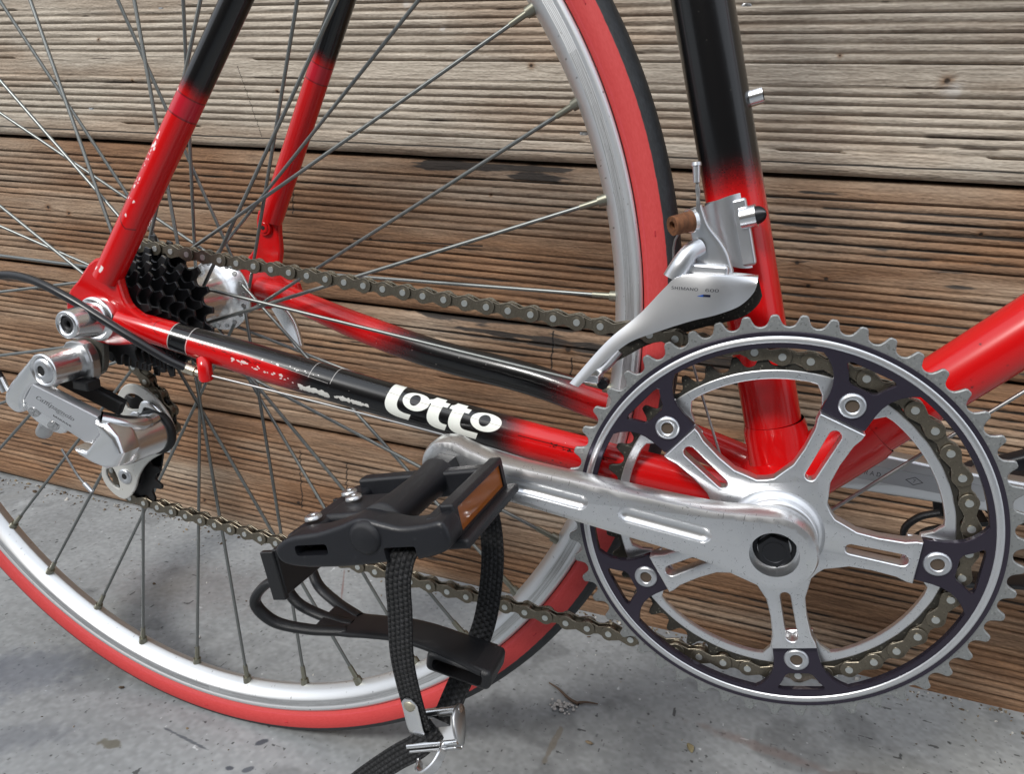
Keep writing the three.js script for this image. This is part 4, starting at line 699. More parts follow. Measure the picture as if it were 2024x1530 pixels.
// ---- front derailleur
{
  const fd = group('front_derailleur', bike);
  const up = polyAt([[-0.1078, 0.0607], [-0.0897, 0.0854], [-0.0759, 0.0996], [-0.0644, 0.1144], [-0.0600, 0.1190], [-0.0371, 0.1213], [-0.0238, 0.1210]]), lo = polyAt([[-0.1030, 0.0600], [-0.0895, 0.0756], [-0.0794, 0.0858], [-0.0659, 0.0929], [-0.0501, 0.1000], [-0.0390, 0.1040], [-0.0300, 0.1085], [-0.0250, 0.1145], [-0.0238, 0.1185]]);
  const bend = (p) => 0.0505 - 0.0075 * Math.pow(smooth(-0.050, -0.0215, p.x), 1.5) ;
  const dish = (s) => 0.0012 - 0.0019 * (1 - s) * (1 - s);
  mesh('cage_outer_plate', sheet((t, s) => { const p = up(t).lerp(lo(t), s); p.z = bend(p) + dish(s); return p; }, 90, 40, 0.0014), M.cage, fd);
  mesh('cage_inner_plate', sheet((t, s) => { const a = up(t), b = lo(t); b.y -= 0.006 * smooth(0.0, 0.25, t); b.x += 0.003; const p = a.lerp(b, 0.15 + 0.85 * s); p.z = 0.0362 + 0.002 * smooth(-0.04, -0.022, p.x); return p; }, 50, 8, 0.0014), M.grime, fd);
  mesh('cage_bridge', sheet((t, s) => { const p = up(lerp(0.62, 1, t)); p.z = lerp(bend(p) + dish(0) - 0.0003, 0.0365, s); p.y += 0.0006 * Math.sin(PI * s); return p; }, 24, 8, 0.0014), M.chrome, fd);
  mesh('cage_tail_bridge', merge(rbox(0.010, 0.0045, 0.013, 0.001, -0.0985, 0.0640, 0.0430), tube([V(-0.098, 0.064, 0.0365), V(-0.0935, 0.0675, 0.0365), V(-0.086, 0.0775, 0.0362)], 0.0022, 10, 8)), M.matteAlu, fd);
  mesh('cage_screw', merge(zcyl(-0.0925, 0.0605, 0.0385, 0.0435, 0.0028), rbox(0.0044, 0.0007, 0.0006, 0.0001, -0.0925, 0.0605, 0.0438)), M.darkSteel, fd);
  // printed maker's words on the cage
  const skin = []; for (let i = 0; i <= 240; i++) for (let j = 0; j <= 60; j++) { const p = up(i / 240).lerp(lo(i / 240), j / 60); p.z = bend(p) + dish(j / 60); skin.push(p); }
  const skinZ = (x, y) => { let b = skin[0], d = 9; for (const p of skin) { const e = (p.x - x) ** 2 + (p.y - y) ** 2; if (e < d) { d = e; b = p; } } return b.z; };
  const wt = canvasTex(1024, 256, (c, w, h) => { c.clearRect(0, 0, w, h); c.fillStyle = 'rgba(70,72,78,1)'; c.font = '104px sans-serif'; c.save(); c.scale(0.92, 0.62); c.fillText('SHIMANO', 24, 150); c.restore(); c.save(); c.scale(1.28, 0.62); c.fillText('600', 432, 150); c.restore(); c.fillStyle = 'rgb(28,92,190)'; c.beginPath(); c.moveTo(440, 176); c.lineTo(540, 140); c.lineTo(540, 176); c.fill(); c.fillStyle = 'rgb(16,22,54)'; c.fillRect(540, 140, 110, 36); });
  const wm = std({ color: 0xffffff, map: wt, alphaMap: canvasTex(1024, 256, (c, w, h) => { c.fillStyle = '#000'; c.fillRect(0, 0, w, h); c.fillStyle = '#fff'; c.font = '104px sans-serif'; c.save(); c.scale(0.92, 0.62); c.fillText('SHIMANO', 24, 150); c.restore(); c.save(); c.scale(1.28, 0.62); c.fillText('600', 432, 150); c.restore(); c.beginPath(); c.moveTo(440, 176); c.lineTo(540, 140); c.lineTo(540, 176); c.fill(); c.fillRect(540, 140, 110, 36); }, false), transparent: true, roughness: 0.4, metalness: 0.5, side: THREE.DoubleSide });
  {
    const nx = 24, ny = 6, g = new THREE.PlaneGeometry(0.030, 0.0075, nx, ny), p = g.attributes.position;
    for (let i = 0; i < p.count; i++) { const x = p.getX(i) - 0.0475, y = p.getY(i) + 0.1130 + 0.02 * p.getX(i); p.setXYZ(i, x, y, skinZ(x, y) + 0.00095); } g.computeVertexNormals();
    mesh('cage_print', g, wm, fd);
  }
  mesh('cage_finger', sweep([V(-0.0620, 0.1180, 0.0470), V(-0.0590, 0.1250, 0.0465), V(-0.0555, 0.1310, 0.0440), V(-0.0515, 0.1335, 0.0400)], 24, 16, (t) => [0.0036, 0.0050 - 0.001 * t]), M.matteAlu, fd);
  mesh('link', ribbon([V(-0.0570, 0.1510, 0.0385), V(-0.0535, 0.1430, 0.0380), V(-0.0480, 0.1320, 0.0365), V(-0.0430, 0.1195, 0.0365)], 24, 0.012, 0.0060, V(0.9, 0.42, 0), { wfn: (t) => 0.0085 + 0.0085 * smooth(0.2, 0.8, t), round: 0.45 }), M.matteAlu, fd);
  mesh('link_foot', rbox(0.022, 0.009, 0.010, 0.002, -0.0480, 0.1215, 0.0400), M.matteAlu, fd);
  mesh('cable_bolt', merge(cut(cyl(V(-0.0570, 0.1450, 0.0410), V(-0.0648, 0.1425, 0.0475), 0.0048, 0.0046, 24), cyl(V(-0.0630, 0.1431, 0.0460), V(-0.0670, 0.1418, 0.0494), 0.0025, 0.0025, 6))), M.rust, fd);
  mesh('cable_washer', cyl(V(-0.0562, 0.1453, 0.0403), V(-0.0576, 0.1449, 0.0415), 0.0057, 0.0057, 24), M.chrome, fd);
  // clamp round the seat tube
  const ST = V(-0.2796, 0.9601, 0), at = (y) => V(0.0049 - 0.2916 * y, y, 0);
  const band = (y0, y1, r, a0, a1, th) => sheet((t, s) => { const c = at(lerp(y0, y1, s)), n = V(0.9601, 0.2796, 0), a = lerp(a0, a1, t); return c.addScaledVector(n, r * Math.cos(a)).add(V(0, 0, r * Math.sin(a))); }, 24, 10, th);
  mesh('clamp_band', band(0.140, 0.1565, 0.0160, 1.6, 2.60, 0.0018), M.matteAlu, fd);
  mesh('clamp_body', sheet((t, s) => { const y = lerp(0.1225 + 0.020 * t * t, 0.1575 - 0.005 * t * t, s), c = at(y), n = V(0.9601, 0.2796, 0), a = lerp(1.45, 2.42, t), r = 0.0195 + 0.004 * Math.sin(PI * t); return c.addScaledVector(n, r * Math.cos(a)).add(V(0, 0, r * Math.sin(a))); }, 24, 14, 0.0045), M.matteAlu, fd);
  const lug = rbox(0.0075, 0.033, 0.0075, 0.0016); lug.rotateZ(0.284); lug.translate(-0.0335, 0.1400, 0.0200); mesh('clamp_lug', lug, M.matteAlu, fd);
  mesh('clamp_bolt', cyl(V(-0.0355, 0.1465, 0.0215), V(-0.0285, 0.1486, 0.0222), 0.0056, 0.0056, 28), M.chrome, fd);
  mesh('clamp_bolt_tip', sweep([V(-0.0285, 0.1486, 0.0222), V(-0.0243, 0.1499, 0.0226)], 10, 18, (t) => [0.0044 * Math.sqrt(1 - 0.92 * t * t), 0.0044 * Math.sqrt(1 - 0.92 * t * t)], { straight: true, ref: V(0, 0, 1) }), M.darkSteel, fd);
  // cable tail with end cap
  const strands = []; reseed(71); for (let i = 0; i < 6; i++) { const o = () => (rnd() - 0.5) * 0.0016; strands.push(tube([V(-0.0545, 0.1480, 0.0415), V(-0.0548 + o(), 0.1535, 0.0415 + o()), V(-0.0555 + o(), 0.1590, 0.0412 + o()), V(-0.0565, 0.1640, 0.0408)], 0.0004, 14, 5)); }
  mesh('cable_tail', merge(strands), M.cable, fd);
  mesh('cable_cap', merge(cyl(V(-0.0564, 0.1625, 0.0408), V(-0.0575, 0.1705, 0.0404), 0.0016, 0.0018, 14), cyl(V(-0.0574, 0.1700, 0.0404), V(-0.0576, 0.1715, 0.0403), 0.0024, 0.0022, 14)), M.matteAlu, fd);
  mesh('cable', tube([V(-0.0575, 0.1455, 0.0400), V(-0.0640, 0.1360, 0.0350), V(-0.0645, 0.1250, 0.0310), V(-0.0560, 0.0900, 0.0270), V(-0.0300, 0.0260, 0.0300), V(-0.0130, -0.0180, 0.0200)], 0.0007, 40, 6), M.cable, fd);
}

// ---- rear derailleur
{
  const rd = group('rear_derailleur', bike), BX = -0.4125, BY = 0.0405;
  mesh('upper_knuckle', lathe([[0.0078, 0.1000], [0.0086, 0.1012], [0.0096, 0.1010], [0.0101, 0.0998], [0.0101, 0.0850], [0.0098, 0.0800], [0.0088, 0.0770], [0.0086, 0.0715]], 48, BX, BY), M.alu, rd);
  mesh('upper_pivot_bolt', lathe([[0.0030, 0.1005], [0.0032, 0.1022], [0.0060, 0.1016], [0.0074, 0.1006], [0.0077, 0.0990]], 40, BX, BY), M.matteAlu, rd);
  mesh('pivot_socket', hexPrism(BX, BY, 0.0995, 0.1016, 0.0034), M.socket, rd);
  const knuckleTab = plate(shapeOf([[BX - 0.012, BY - 0.002], [BX - 0.006, BY - 0.0125], [BX + 0.010, BY - 0.012], [BX + 0.0135, BY + 0.002], [BX + 0.008, BY + 0.012], [BX - 0.006, BY + 0.012]], 3), 0.0722, 0.0790, 0.001, 2); mesh('knuckle_collar', knuckleTab, M.steel, rd);
  mesh('knuckle_stop', rbox(0.012, 0.006, 0.010, 0.001, BX + 0.0085, BY - 0.0125, 0.0800), M.black, rd);
  mesh('knuckle_arm', crease(plate(shapeOf([[-0.4195, 0.0490], [-0.4290, 0.0420], [-0.4500, 0.0215], [-0.4515, 0.0145], [-0.4450, 0.0090], [-0.4385, 0.0105], [-0.4370, 0.0180], [-0.4265, 0.0290], [-0.4150, 0.0320]], 3), 0.0870, 0.0985, 0.0022, 3), 0.9), M.alu, rd);
  mesh('cable_entry', merge(cyl(V(-0.4530, 0.0300, 0.0980), V(-0.4500, 0.0215, 0.0975), 0.0030, 0.0026, 16)), M.chrome, rd);
  // outer link of the parallelogram with its printed words
  {
    const X = V(0.0323, -0.0195, -0.013).normalize(), Y0 = V(0.0115, 0.0121, 0), Z = X.clone().cross(Y0).normalize(), Y = Z.clone().cross(X), m = new THREE.Matrix4().makeBasis(X, Y, Z).setPosition(-0.4259, 0.0290, 0.0965);
    const s = [[-0.0010, 0.0006], [0.0400, 0.0006], [0.0455, -0.0065], [0.0425, -0.0215], [0.0380, -0.0235], [-0.0030, -0.0155]];
    const g = crease(plate(shapeOf(s), -0.0055, 0.0016, 0.0012, 3), 0.5), p = g.attributes.position, uv = new Float32Array(p.count * 2);
    for (let i = 0; i < p.count; i++) { uv[2 * i] = (p.getX(i) + 0.0035) / 0.050; uv[2 * i + 1] = (p.getY(i) + 0.0240) / 0.025; } g.setAttribute('uv', new THREE.BufferAttribute(uv, 2)); g.applyMatrix4(m);
    const tex = canvasTex(1024, 512, (c, w, h) => {
      c.fillStyle = 'rgb(224,225,228)'; c.fillRect(0, 0, w, h); reseed(91); for (let i = 0; i < 160; i++) { c.fillStyle = `rgba(90,88,84,${0.1 + 0.3 * rnd()})`; c.fillRect(rnd() * w * 0.3, rnd() * h, 1 + 3 * rnd(), 1 + 2 * rnd()); }
      c.save(); c.translate(130, 190); c.rotate(0.125); c.fillStyle = 'rgb(24,24,26)'; c.font = 'italic 78px serif'; c.scale(1.1, 1.05); c.fillText('Campagnolo', 0, 0); c.lineWidth = 4; c.strokeStyle = 'rgb(24,24,26)'; c.beginPath(); c.moveTo(96, -52); c.bezierCurveTo(130, -46, 150, -46, 180, -68); c.stroke(); c.beginPath(); c.moveTo(270, 30); c.bezierCurveTo(300, 18, 330, 16, 360, 20); c.stroke(); c.restore();
      c.save(); c.translate(390, 330); c.rotate(0.125); c.transform(1, 0, 0.35, 1, 0, 0); c.fillStyle = 'rgb(24,24,26)'; c.font = 'bold 44px sans-serif'; c.scale(1.5, 0.8); c.fillText('MIRAGE', 0, 0); c.restore();
    });
    mesh('outer_link', g, std({ color: 0xffffff, map: tex, metalness: 0.85, roughness: 0.32 }), rd);
    const g2 = plate(shapeOf([[0.002, 0.0055], [0.046, 0.0050], [0.046, -0.006], [0.002, -0.006]]), -0.0200, -0.0140, 0.001); g2.applyMatrix4(m); mesh('inner_link', g2, M.black, rd);
    const blk = crease(plate(shapeOf([[-0.0020, -0.0140], [0.0240, -0.0185], [0.0250, -0.0250], [0.0190, -0.0285], [0.0070, -0.0270], [0.0000, -0.0225]], 2), -0.0080, 0.0006, 0.0012, 2), 0.8); blk.applyMatrix4(m); mesh('limit_block', blk, M.alu, rd);
    for (const [x, y] of [[0.0045, -0.0195], [0.0175, -0.0230]]) { const sc = merge(zcyl(x, y, -0.002, 0.0018, 0.0036, 0.0034, 20), rbox(0.0052, 0.0009, 0.0006, 0.0001, x, y, 0.0019), rbox(0.0009, 0.0052, 0.0006, 0.0001, x, y, 0.0019)); sc.applyMatrix4(m); mesh('limit_screw', sc, M.steel, rd); }
    const bar = merge(lathe([[0.0030, 0.0130], [0.0044, 0.0128], [0.0048, 0.0110], [0.0048, 0.0050], [0.0040, 0.0040], [0.0040, 0.0]], 24)); bar.rotateX(PI / 2); bar.rotateZ(-0.12); bar.translate(0.0125, -0.0255, -0.004); bar.applyMatrix4(m); mesh('barrel_adjuster', bar, M.steel, rd);
  }
  // lower knuckle: swollen body running inwards to the cage pivot
  const KX = -0.3905, KY = -0.0125;
  const kn = lathe([[0.0001, 0.0850], [0.0050, 0.0842], [0.0090, 0.0820], [0.0116, 0.0785], [0.0130, 0.0740], [0.0135, 0.0690], [0.0133, 0.0600], [0.0136, 0.0500], [0.0134, 0.0468]], 48, KX, KY);
  const lobe = crease(plate(shapeOf([[-0.3945, 0.0077], [-0.3924, -0.0005], [-0.4042, -0.0133], [-0.4146, -0.0131], [-0.4114, -0.0179], [-0.4010, -0.0215], [-0.3894, -0.0236], [-0.3810, -0.0205], [-0.3752, -0.0110], [-0.3785, -0.0006], [-0.3863, 0.0066]]), 0.0700, 0.0872, 0.0036, 5), 0.55);
  mesh('lower_knuckle', merge(kn, lobe), M.alu, rd);
  mesh('knuckle_shoulder', sweep([V(-0.3925, 0.0085, 0.0830), V(-0.3850, 0.0035, 0.0720), V(-0.3830, -0.0005, 0.0600), V(-0.3850, -0.0010, 0.0500)], 24, 16, () => [0.0048, 0.0040]), M.alu, rd);
  mesh('dust_seal', lathe([[0.0130, 0.0472], [0.0152, 0.0466], [0.0156, 0.0440], [0.0150, 0.0418]], 44, KX, KY), M.black, rd);
  // cage and pulleys
  const og = shapeOf([[-0.4174, 0.0150], [-0.4090, 0.0170], [-0.3985, 0.0140], [-0.3850, 0.0030], [-0.3785, -0.0110], [-0.3815, -0.0240], [-0.3930, -0.0310], [-0.4040, -0.0385], [-0.4130, -0.0495], [-0.4190, -0.0625], [-0.4290, -0.0712], [-0.4410, -0.0670], [-0.4480, -0.0560], [-0.4420, -0.0400], [-0.4330, -0.0250], [-0.4280, -0.0080], [-0.4255, 0.0050]], 3);
  og.holes.push(new THREE.Path(shapeOf([[-0.4185, 0.0060], [-0.4120, 0.0100], [-0.4030, 0.0075], [-0.4000, 0.0015], [-0.4080, -0.0005], [-0.4165, -0.0010]], 3).getPoints().reverse()));
  og.holes.push(new THREE.Path(shapeOf([[-0.4430, -0.0510], [-0.4375, -0.0480], [-0.4330, -0.0555], [-0.4325, -0.0635], [-0.4380, -0.0620], [-0.4425, -0.0570]], 3).getPoints().reverse()));
  mesh('cage_outer_plate', plate(og, 0.0386, 0.0408, 0.0007, 2), std({ color: 0xffffff, map: rep(canvasTex(512, 512, (c, w, h) => { reseed(33); c.fillStyle = 'rgb(214,213,208)'; c.fillRect(0, 0, w, h); for (let i = 0; i < 120; i++) { c.fillStyle = `rgba(110,84,50,${0.1 + 0.25 * rnd()})`; c.beginPath(); c.ellipse(rnd() * w, rnd() * h, 1 + 6 * rnd() * rnd(), 1 + 5 * rnd() * rnd(), rnd() * 3, 0, 7); c.fill(); } }), 12, 12), metalness: 0.55, roughness: 0.4 }), rd);
  const ig = shapeOf([[-0.4160, 0.0030], [-0.4000, 0.0040], [-0.3960, -0.0120], [-0.4040, -0.0320], [-0.4120, -0.0560], [-0.4260, -0.0680], [-0.4370, -0.0560], [-0.4280, -0.0300], [-0.4190, -0.0100]], 3);
  mesh('cage_inner_plate', plate(ig, 0.0232, 0.0248, 0.0005), M.darkSteel, rd);
  for (const [c, z] of [[GUIDE, COGZ], [TENSION, COGZ]]) {
    const s = shapeOf(sprocketOutline(10, PUL + 0.0026, pinPhase(c, PUL), 0.0039, 0.0012)); const g = plate(s, z - 0.0011, z + 0.0011, 0.0003); g.translate(c[0], c[1], 0);
    mesh('jockey_wheel', merge(g, zcyl(c[0], c[1], z - 0.004, z + 0.0045, 0.0080)), M.black, rd);
    mesh('pulley_bolt', merge(lathe([[0.0022, 0.0418], [0.0040, 0.0426], [0.0054, 0.0418], [0.0054, 0.0404]], 24, c[0] - 0.0015, c[1] + 0.001)), M.matteAlu, rd); mesh('pulley_socket', hexPrism(c[0] - 0.0015, c[1] + 0.001, 0.0410, 0.0417, 0.0025), M.socket, rd);
  }
  mesh('cage_hook', sweep([V(-0.4040, -0.0020, 0.0415), V(-0.3990, 0.0050, 0.0430), V(-0.3910, 0.0040, 0.0435), V(-0.3835, -0.0040, 0.0435), V(-0.3810, -0.0160, 0.0430), V(-0.3840, -0.0260, 0.0420)], 30, 12, () => [0.0016, 0.0026]), M.chrome, rd);
  // loose cable end
  mesh('cable_tail', tube([V(-0.4225, -0.0150, 0.0880), V(-0.4180, -0.0220, 0.0880), V(-0.4110, -0.0320, 0.0880), V(-0.4055, -0.0370, 0.0880)], 0.0008, 20, 6), M.cable, rd);
  mesh('cable_cap', cyl(V(-0.4072, -0.0355, 0.0880), V(-0.4015, -0.0402, 0.0880), 0.0014, 0.0013, 10), M.matteAlu, rd);
}
// ---- cables of the frame
mesh('cable_housing', tube([V(-0.3335, 0.0440, 0.0702), V(-0.3450, 0.0492, 0.0735), V(-0.3690, 0.0628, 0.0790), V(-0.4050, 0.0805, 0.0825), V(-0.4368, 0.0897, 0.0820), V(-0.4645, 0.0895, 0.0805), V(-0.4930, 0.0810, 0.0840), V(-0.4990, 0.0630, 0.0910), V(-0.4800, 0.0470, 0.0960), V(-0.4620, 0.0400, 0.0980), V(-0.4535, 0.0310, 0.0980), V(-0.4520, 0.0270, 0.0980)], 0.0026, 120, 14), M.housing, bike).name = 'cable_housing';
mesh('shift_cable', tube([V(-0.3250, 0.0425, 0.0695), V(-0.2400, 0.0300, 0.0570), V(-0.1600, 0.0160, 0.0430), V(-0.0500, -0.0100, 0.0220), V(0.0000, -0.0215, 0.0100)], 0.0007, 30, 6), M.cable, bike);
mesh('down_tube_cable', tube([V(0.0120, -0.0195, 0.0080), V(0.1000, 0.0715, 0.0060), V(0.4000, 0.3750, 0.0040)], 0.0010, 20, 6), M.cable, bike);

// ---- pedal with toe clip and strap, hanging upside down
function mirrored(g0) {
  const g = plain(g0.clone()), p = g.attributes.position, n = g.attributes.normal, u = g.attributes.uv;
  for (let i = 0; i < p.count; i++) { p.setZ(i, -p.getZ(i)); n.setZ(i, -n.getZ(i)); }
  for (let i = 0; i < p.count; i += 3) for (const a of [p, n, u]) for (let k = 0; k < a.itemSize; k++) { const q = a.array[(i + 1) * a.itemSize + k]; a.array[(i + 1) * a.itemSize + k] = a.array[(i + 2) * a.itemSize + k]; a.array[(i + 2) * a.itemSize + k] = q; }
  return g;
}
{
  const TILT = 15 * D2R, pedal = group('pedal', bike); pedal.position.set(-0.1642, 0.0140 + BBH, 0); pedal.rotation.z = TILT;
  // world (bottom bracket) coordinates to the pedal's own
  const W = (x, y, z) => { const dx = x + 0.1642, dy = y - 0.0140, c = Math.cos(TILT), s = Math.sin(TILT); return V(dx * c + dy * s, -dx * s + dy * c, z); };
  mesh('axle', merge(hexPrism(0, 0, 0.0768, 0.0880, 0.0088, 0.2), zcyl(0, 0, 0.0650, 0.0780, 0.0070)), M.black, pedal);
  mesh('barrel', lathe([[0.0095, 0.0875], [0.0096, 0.0885], [0.0088, 0.0960], [0.0082, 0.1080], [0.0084, 0.1260], [0.0092, 0.1420], [0.0095, 0.1480], [0.0001, 0.1490]], 40), M.resin, pedal);
  const bar = (x0, x1, y0, y1, z0, z1, r = 0.0018) => rbox(x1 - x0, y1 - y0, z1 - z0, r, (x0 + x1) / 2, (y0 + y1) / 2, (z0 + z1) / 2);
  const endPlate = crease(plate(shapeOf([[-0.0480, -0.0095], [-0.0490, -0.0035], [-0.0400, 0.0015], [-0.0250, 0.0030], [-0.0110, 0.0060], [-0.0020, 0.0085], [0.0080, 0.0060], [0.0170, 0.0035], [0.0290, 0.0040], [0.0370, 0.0045], [0.0385, -0.0060], [0.0290, -0.0105], [0.0100, -0.0120], [-0.0150, -0.0135], [-0.0400, -0.0125]], 3), 0.1455, 0.1595, 0.0024, 3), 0.8);
  const slotA = rbox(0.0150, 0.0120, 0.05, 0.001, 0.0150, -0.0110, 0.170), slotB = rbox(0.0170, 0.0050, 0.05, 0.0015, -0.0290, -0.0045, 0.172);
  mesh('end_plate', cut(endPlate, slotA, slotB), M.resin, pedal);
  mesh('dust_cap', lathe([[0.0001, 0.1622], [0.0052, 0.1618], [0.0070, 0.1606], [0.0076, 0.1585]], 36), M.resin, pedal);
  mesh('clip_rail', merge(bar(-0.0480, -0.0350, -0.0110, 0.0000, 0.0900, 0.1520, 0.0025), bar(-0.0400, -0.0050, -0.0060, 0.0010, 0.1080, 0.1340, 0.003)), M.resin, pedal);
  mesh('reflector_rail', merge(bar(0.0255, 0.0330, -0.0110, 0.0045, 0.0870, 0.1540, 0.002), bar(0.0300, 0.0420, -0.0120, -0.0075, 0.0860, 0.1500, 0.0015)), M.resin, pedal);
  mesh('inner_arm', merge(bar(-0.0420, 0.0320, -0.0090, 0.0045, 0.0880, 0.0965, 0.002)), M.resin, pedal);
  const teeth = []; for (let i = 0; i < 22; i++) { const g = new THREE.ConeGeometry(0.0019, 0.0030, 4); g.rotateX(PI); const gx = -0.0460 + i * 0.0037; g.translate(gx, gx < -0.012 ? -0.0130 : lerp(-0.0130, -0.0082, (gx + 0.012) / 0.05), 0.1520); teeth.push(g); } for (let i = 0; i < 14; i++) { const g = new THREE.ConeGeometry(0.0019, 0.0030, 4); g.rotateX(PI); g.translate(0.0390, -0.0128, 0.0900 + i * 0.0042); teeth.push(g); }
  mesh('grip_teeth', merge(teeth), M.resin, pedal);
  mesh('reflector_frame', cut(bar(0.0310, 0.0375, -0.0095, 0.0075, 0.0890, 0.1480, 0.0012), bar(0.0362, 0.0400, -0.0065, 0.0048, 0.0930, 0.1440, 0.0004)), M.resin, pedal);
  mesh('reflector', bar(0.0345, 0.0366, -0.0066, 0.0049, 0.0929, 0.1441, 0.0003), M.amber, pedal);
  const screws = [[-0.0410, 0.1380], [-0.0310, 0.1180], [-0.0400, 0.1080]];
  for (const [x, z] of screws) { const g = lathe([[0.0012, 0.0010], [0.0014, 0.0018], [0.0028, 0.0020], [0.0040, 0.0013], [0.0042, 0]], 24); g.rotateX(-PI / 2); g.translate(x, 0.0012 + (x > -0.035 ? 0.0012 : 0.0004), z); mesh('screw', g, M.steel, pedal); }
  // toe clip: bracket, three prongs running into one blade that ends in a loop
  const like = (g) => { g.position.copy(pedal.position); g.rotation.z = TILT; return g; };
  const clip = like(group('toe_clip', bike));
  const bracket = (() => { const a = W(-0.2220, -0.0180, 0.1461), b = W(-0.2220, -0.0180, 0.0830), g = rbox(0.0028, 0.0240, 0.0630, 0.0008); g.translate(0, 0, 0.1146); const m = new THREE.Matrix4().makeRotationZ(-0.05); g.applyMatrix4(m); const c = W(-0.2190, -0.0230, 0); g.translate(c.x, c.y, 0); const e = rbox(0.0075, 0.0250, 0.0030, 0.0006, c.x - 0.0030, c.y - 0.0010, 0.1460), f = rbox(0.0075, 0.012, 0.0030, 0.0006, c.x - 0.0030, c.y + 0.006, 0.0835), top = rbox(0.016, 0.0030, 0.056, 0.0008, c.x + 0.0075, c.y + 0.0060, 0.1150); return merge(g, e, f, top); })();
  mesh('bracket', bracket, M.clip, clip);
  const prong = (z0, z1) => sweep([W(-0.2210, -0.0310, z0), W(-0.2330, -0.0370, z0), W(-0.2405, -0.0490, z0), W(-0.2340, -0.0605, lerp(z0, z1, 0.25)), W(-0.2180, -0.0650, lerp(z0, z1, 0.6)), W(-0.1990, -0.0655, z1)], 40, 12, () => [0.0034, 0.0024]);
  mesh('prong', prong(0.1380, 0.1210), M.clip, clip); mesh('prong', prong(0.1140, 0.1150), M.clip, clip); mesh('prong', prong(0.0900, 0.1080), M.clip, clip);
  mesh('blade', ribbon([W(-0.2150, -0.0655, 0.1150), W(-0.2000, -0.0655, 0.1150), W(-0.1850, -0.0630, 0.1150), W(-0.1690, -0.0605, 0.1150), W(-0.1550, -0.0605, 0.1150), W(-0.1400, -0.0625, 0.1150), W(-0.1230, -0.0650, 0.1150)], 60, 0.016, 0.0034, V(0, 0, 1), { wfn: (t) => 0.0190 + 0.0045 * Math.pow(Math.abs(t - 0.45) * 2, 2), round: 0.5 }), M.clip, clip);
  const loop = cut(rbox(0.034, 0.0110, 0.0235, 0.0030), rbox(0.0260, 0.0062, 0.04, 0.002)); loop.rotateZ(-0.09); loop.translate(0, 0, 0.115); const lc = W(-0.1350, -0.0675, 0); loop.rotateZ(-TILT); loop.translate(lc.x, lc.y, 0); mesh('strap_loop', loop, M.clip, clip);
  // woven strap with its buckle
  const strap = like(group('toe_strap', bike));
  const strapRef = W(-0.1642 + 1, 0.0140, 0).normalize(), sr = V(Math.cos(TILT), -Math.sin(TILT), 0);
  mesh('strap', ribbon([W(-0.1450, 0.0080, 0.1150), W(-0.1465, 0.0090, 0.1420), W(-0.1485, 0.0080, 0.1545), W(-0.1505, -0.0020, 0.1560), W(-0.1520, -0.0230, 0.1520), W(-0.1535, -0.0480, 0.1475), W(-0.1535, -0.0620, 0.1440), W(-0.1515, -0.0850, 0.1385), W(-0.1490, -0.0960, 0.1370)], 110, 0.0118, 0.0021, sr), M.strap, strap);
  mesh('strap', ribbon([W(-0.1440, 0.0080, 0.1100), W(-0.1400, 0.0085, 0.0950), W(-0.1370, 0.0020, 0.0890), W(-0.1325, -0.0180, 0.0900), W(-0.1310, -0.0360, 0.0940), W(-0.1320, -0.0560, 0.0985), W(-0.1345, -0.0700, 0.1060), W(-0.1385, -0.0850, 0.1180), W(-0.1405, -0.0960, 0.1290)], 110, 0.0118, 0.0021, (t) => V(Math.cos(TILT + 0.25 * t), -Math.sin(TILT + 0.25 * t), 0)), M.strap, strap);
  mesh('strap_tail', ribbon([W(-0.1420, -0.0970, 0.1330), W(-0.1480, -0.1030, 0.1400), W(-0.1590, -0.1130, 0.1410), W(-0.1760, -0.1320, 0.1390), W(-0.1950, -0.1560, 0.1340), W(-0.2080, -0.1720, 0.1280)], 70, 0.0120, 0.0021, V(0.74, -0.60, 0.30)), M.strap, strap);
  // buckle
  const bk = strap, bc = W(-0.1420, -0.0960, 0.1340), place = (g) => { g.scale(0.92, 0.92, 0.92); g.rotateX(-0.75); g.rotateZ(-TILT + 0.42); g.translate(bc.x, bc.y, bc.z); return g; };
  mesh('buckle_plate', place(merge(cut(rbox(0.0300, 0.0210, 0.0016, 0.0007, 0, 0, -0.003), rbox(0.0130, 0.0050, 0.01, 0.0005, 0.001, 0.003, -0.003)), rbox(0.0290, 0.0016, 0.0070, 0.0007, 0, -0.0105, 0.0000))), M.steel, bk);
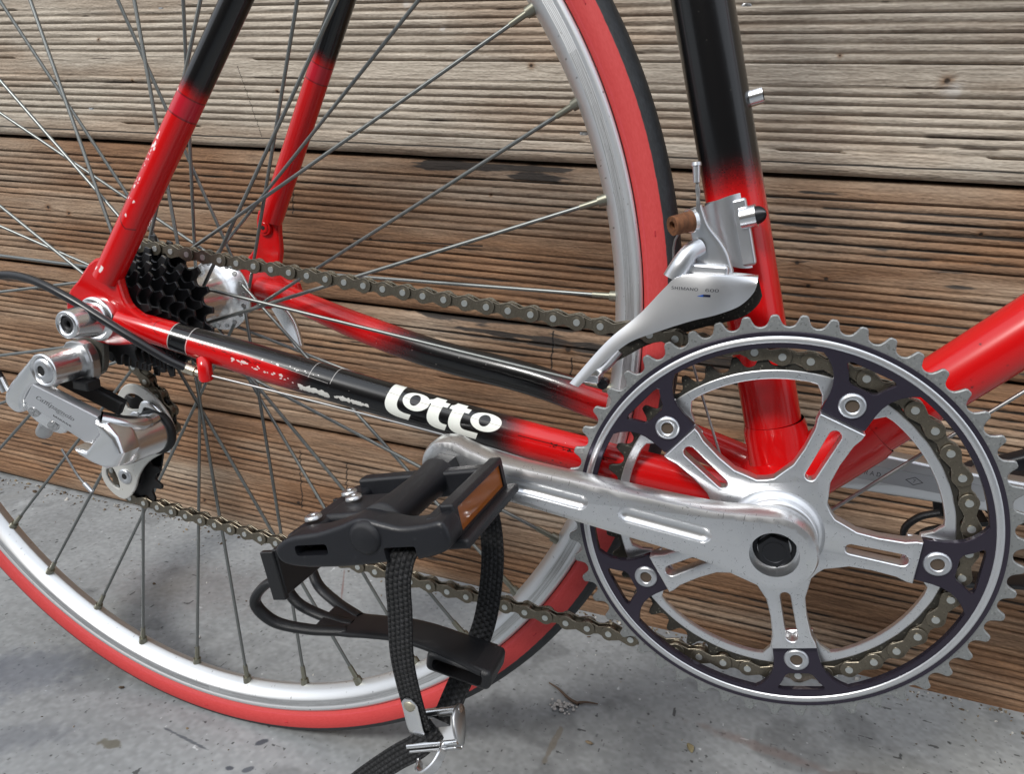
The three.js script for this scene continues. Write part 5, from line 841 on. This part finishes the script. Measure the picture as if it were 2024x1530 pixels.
  mesh('buckle_side', place(merge(crease(plate(shapeOf([[-0.0105, -0.004], [0.0105, -0.004], [0.0120, 0.003], [0.0060, 0.0085], [-0.0040, 0.0075], [-0.0100, 0.003]], 3), -0.0008, 0.0008, 0.0003), 0.8).rotateX(PI / 2).rotateZ(PI / 2).scale(1, 0.85, 0.8).translate(0.0155, 0, 0.001))), M.steel, bk);
  mesh('buckle_roller', place(merge(cyl(V(-0.0150, -0.0080, 0.0040), V(0.0160, -0.0080, 0.0040), 0.0013, 0.0013, 16), cyl(V(-0.0140, 0.0075, 0.0020), V(0.0165, 0.0075, 0.0020), 0.0018, 0.0018, 16))), M.chrome, bk);
  mesh('buckle_lever', place(ribbon([V(0.0080, -0.0085, 0.0045), V(0.0090, -0.0125, 0.0075), V(0.0060, -0.0180, 0.0085), V(-0.0010, -0.0215, 0.0070), V(-0.0075, -0.0195, 0.0030), V(-0.0090, -0.0150, 0.0010)], 30, 0.0050, 0.0014, V(0.15, 0.15, 1), { wfn: (t) => 0.0055 + 0.0035 * Math.sin(PI * t) })), M.chrome, bk);
  const tab = ribbon([W(-0.1528, -0.0760, 0.1425), W(-0.1520, -0.0850, 0.1405), W(-0.1503, -0.0960, 0.1390), W(-0.1490, -0.1020, 0.1375)], 20, 0.0080, 0.0009, sr, { wfn: (t) => 0.0086 * Math.sqrt(clamp(t * 6 + 0.12)) * (1 - 0.0 * t), round: 0.5 });
  mesh('riveted_tab', tab, M.chrome, bk);
  const rv = lathe([[0.0001, 0.0012], [0.0018, 0.0010], [0.0029, 0.0003], [0.0030, -0.001]], 20); rv.rotateX(-0.15); const rc = W(-0.1522, -0.0800, 0.1422); rv.translate(rc.x, rc.y, rc.z); mesh('rivet', rv, std({ color: lin(0.45, 0.42, 0.33), metalness: 0.8, roughness: 0.45 }), bk);
  // far pedal: the same, turned over to the other side
  const far = group('pedal', bike); far.position.set(0.1720, -0.0066 + BBH, 0); far.rotation.z = TILT;
  for (const src of [pedal, clip, strap]) for (const o of [...src.children]) if (!/^(reflector|rivet|riveted_tab|buckle_.*|strap_tail)$/.test(o.name)) mesh(o.name, mirrored(o.geometry), o.material, far);
}

renderer.render(scene, camera);
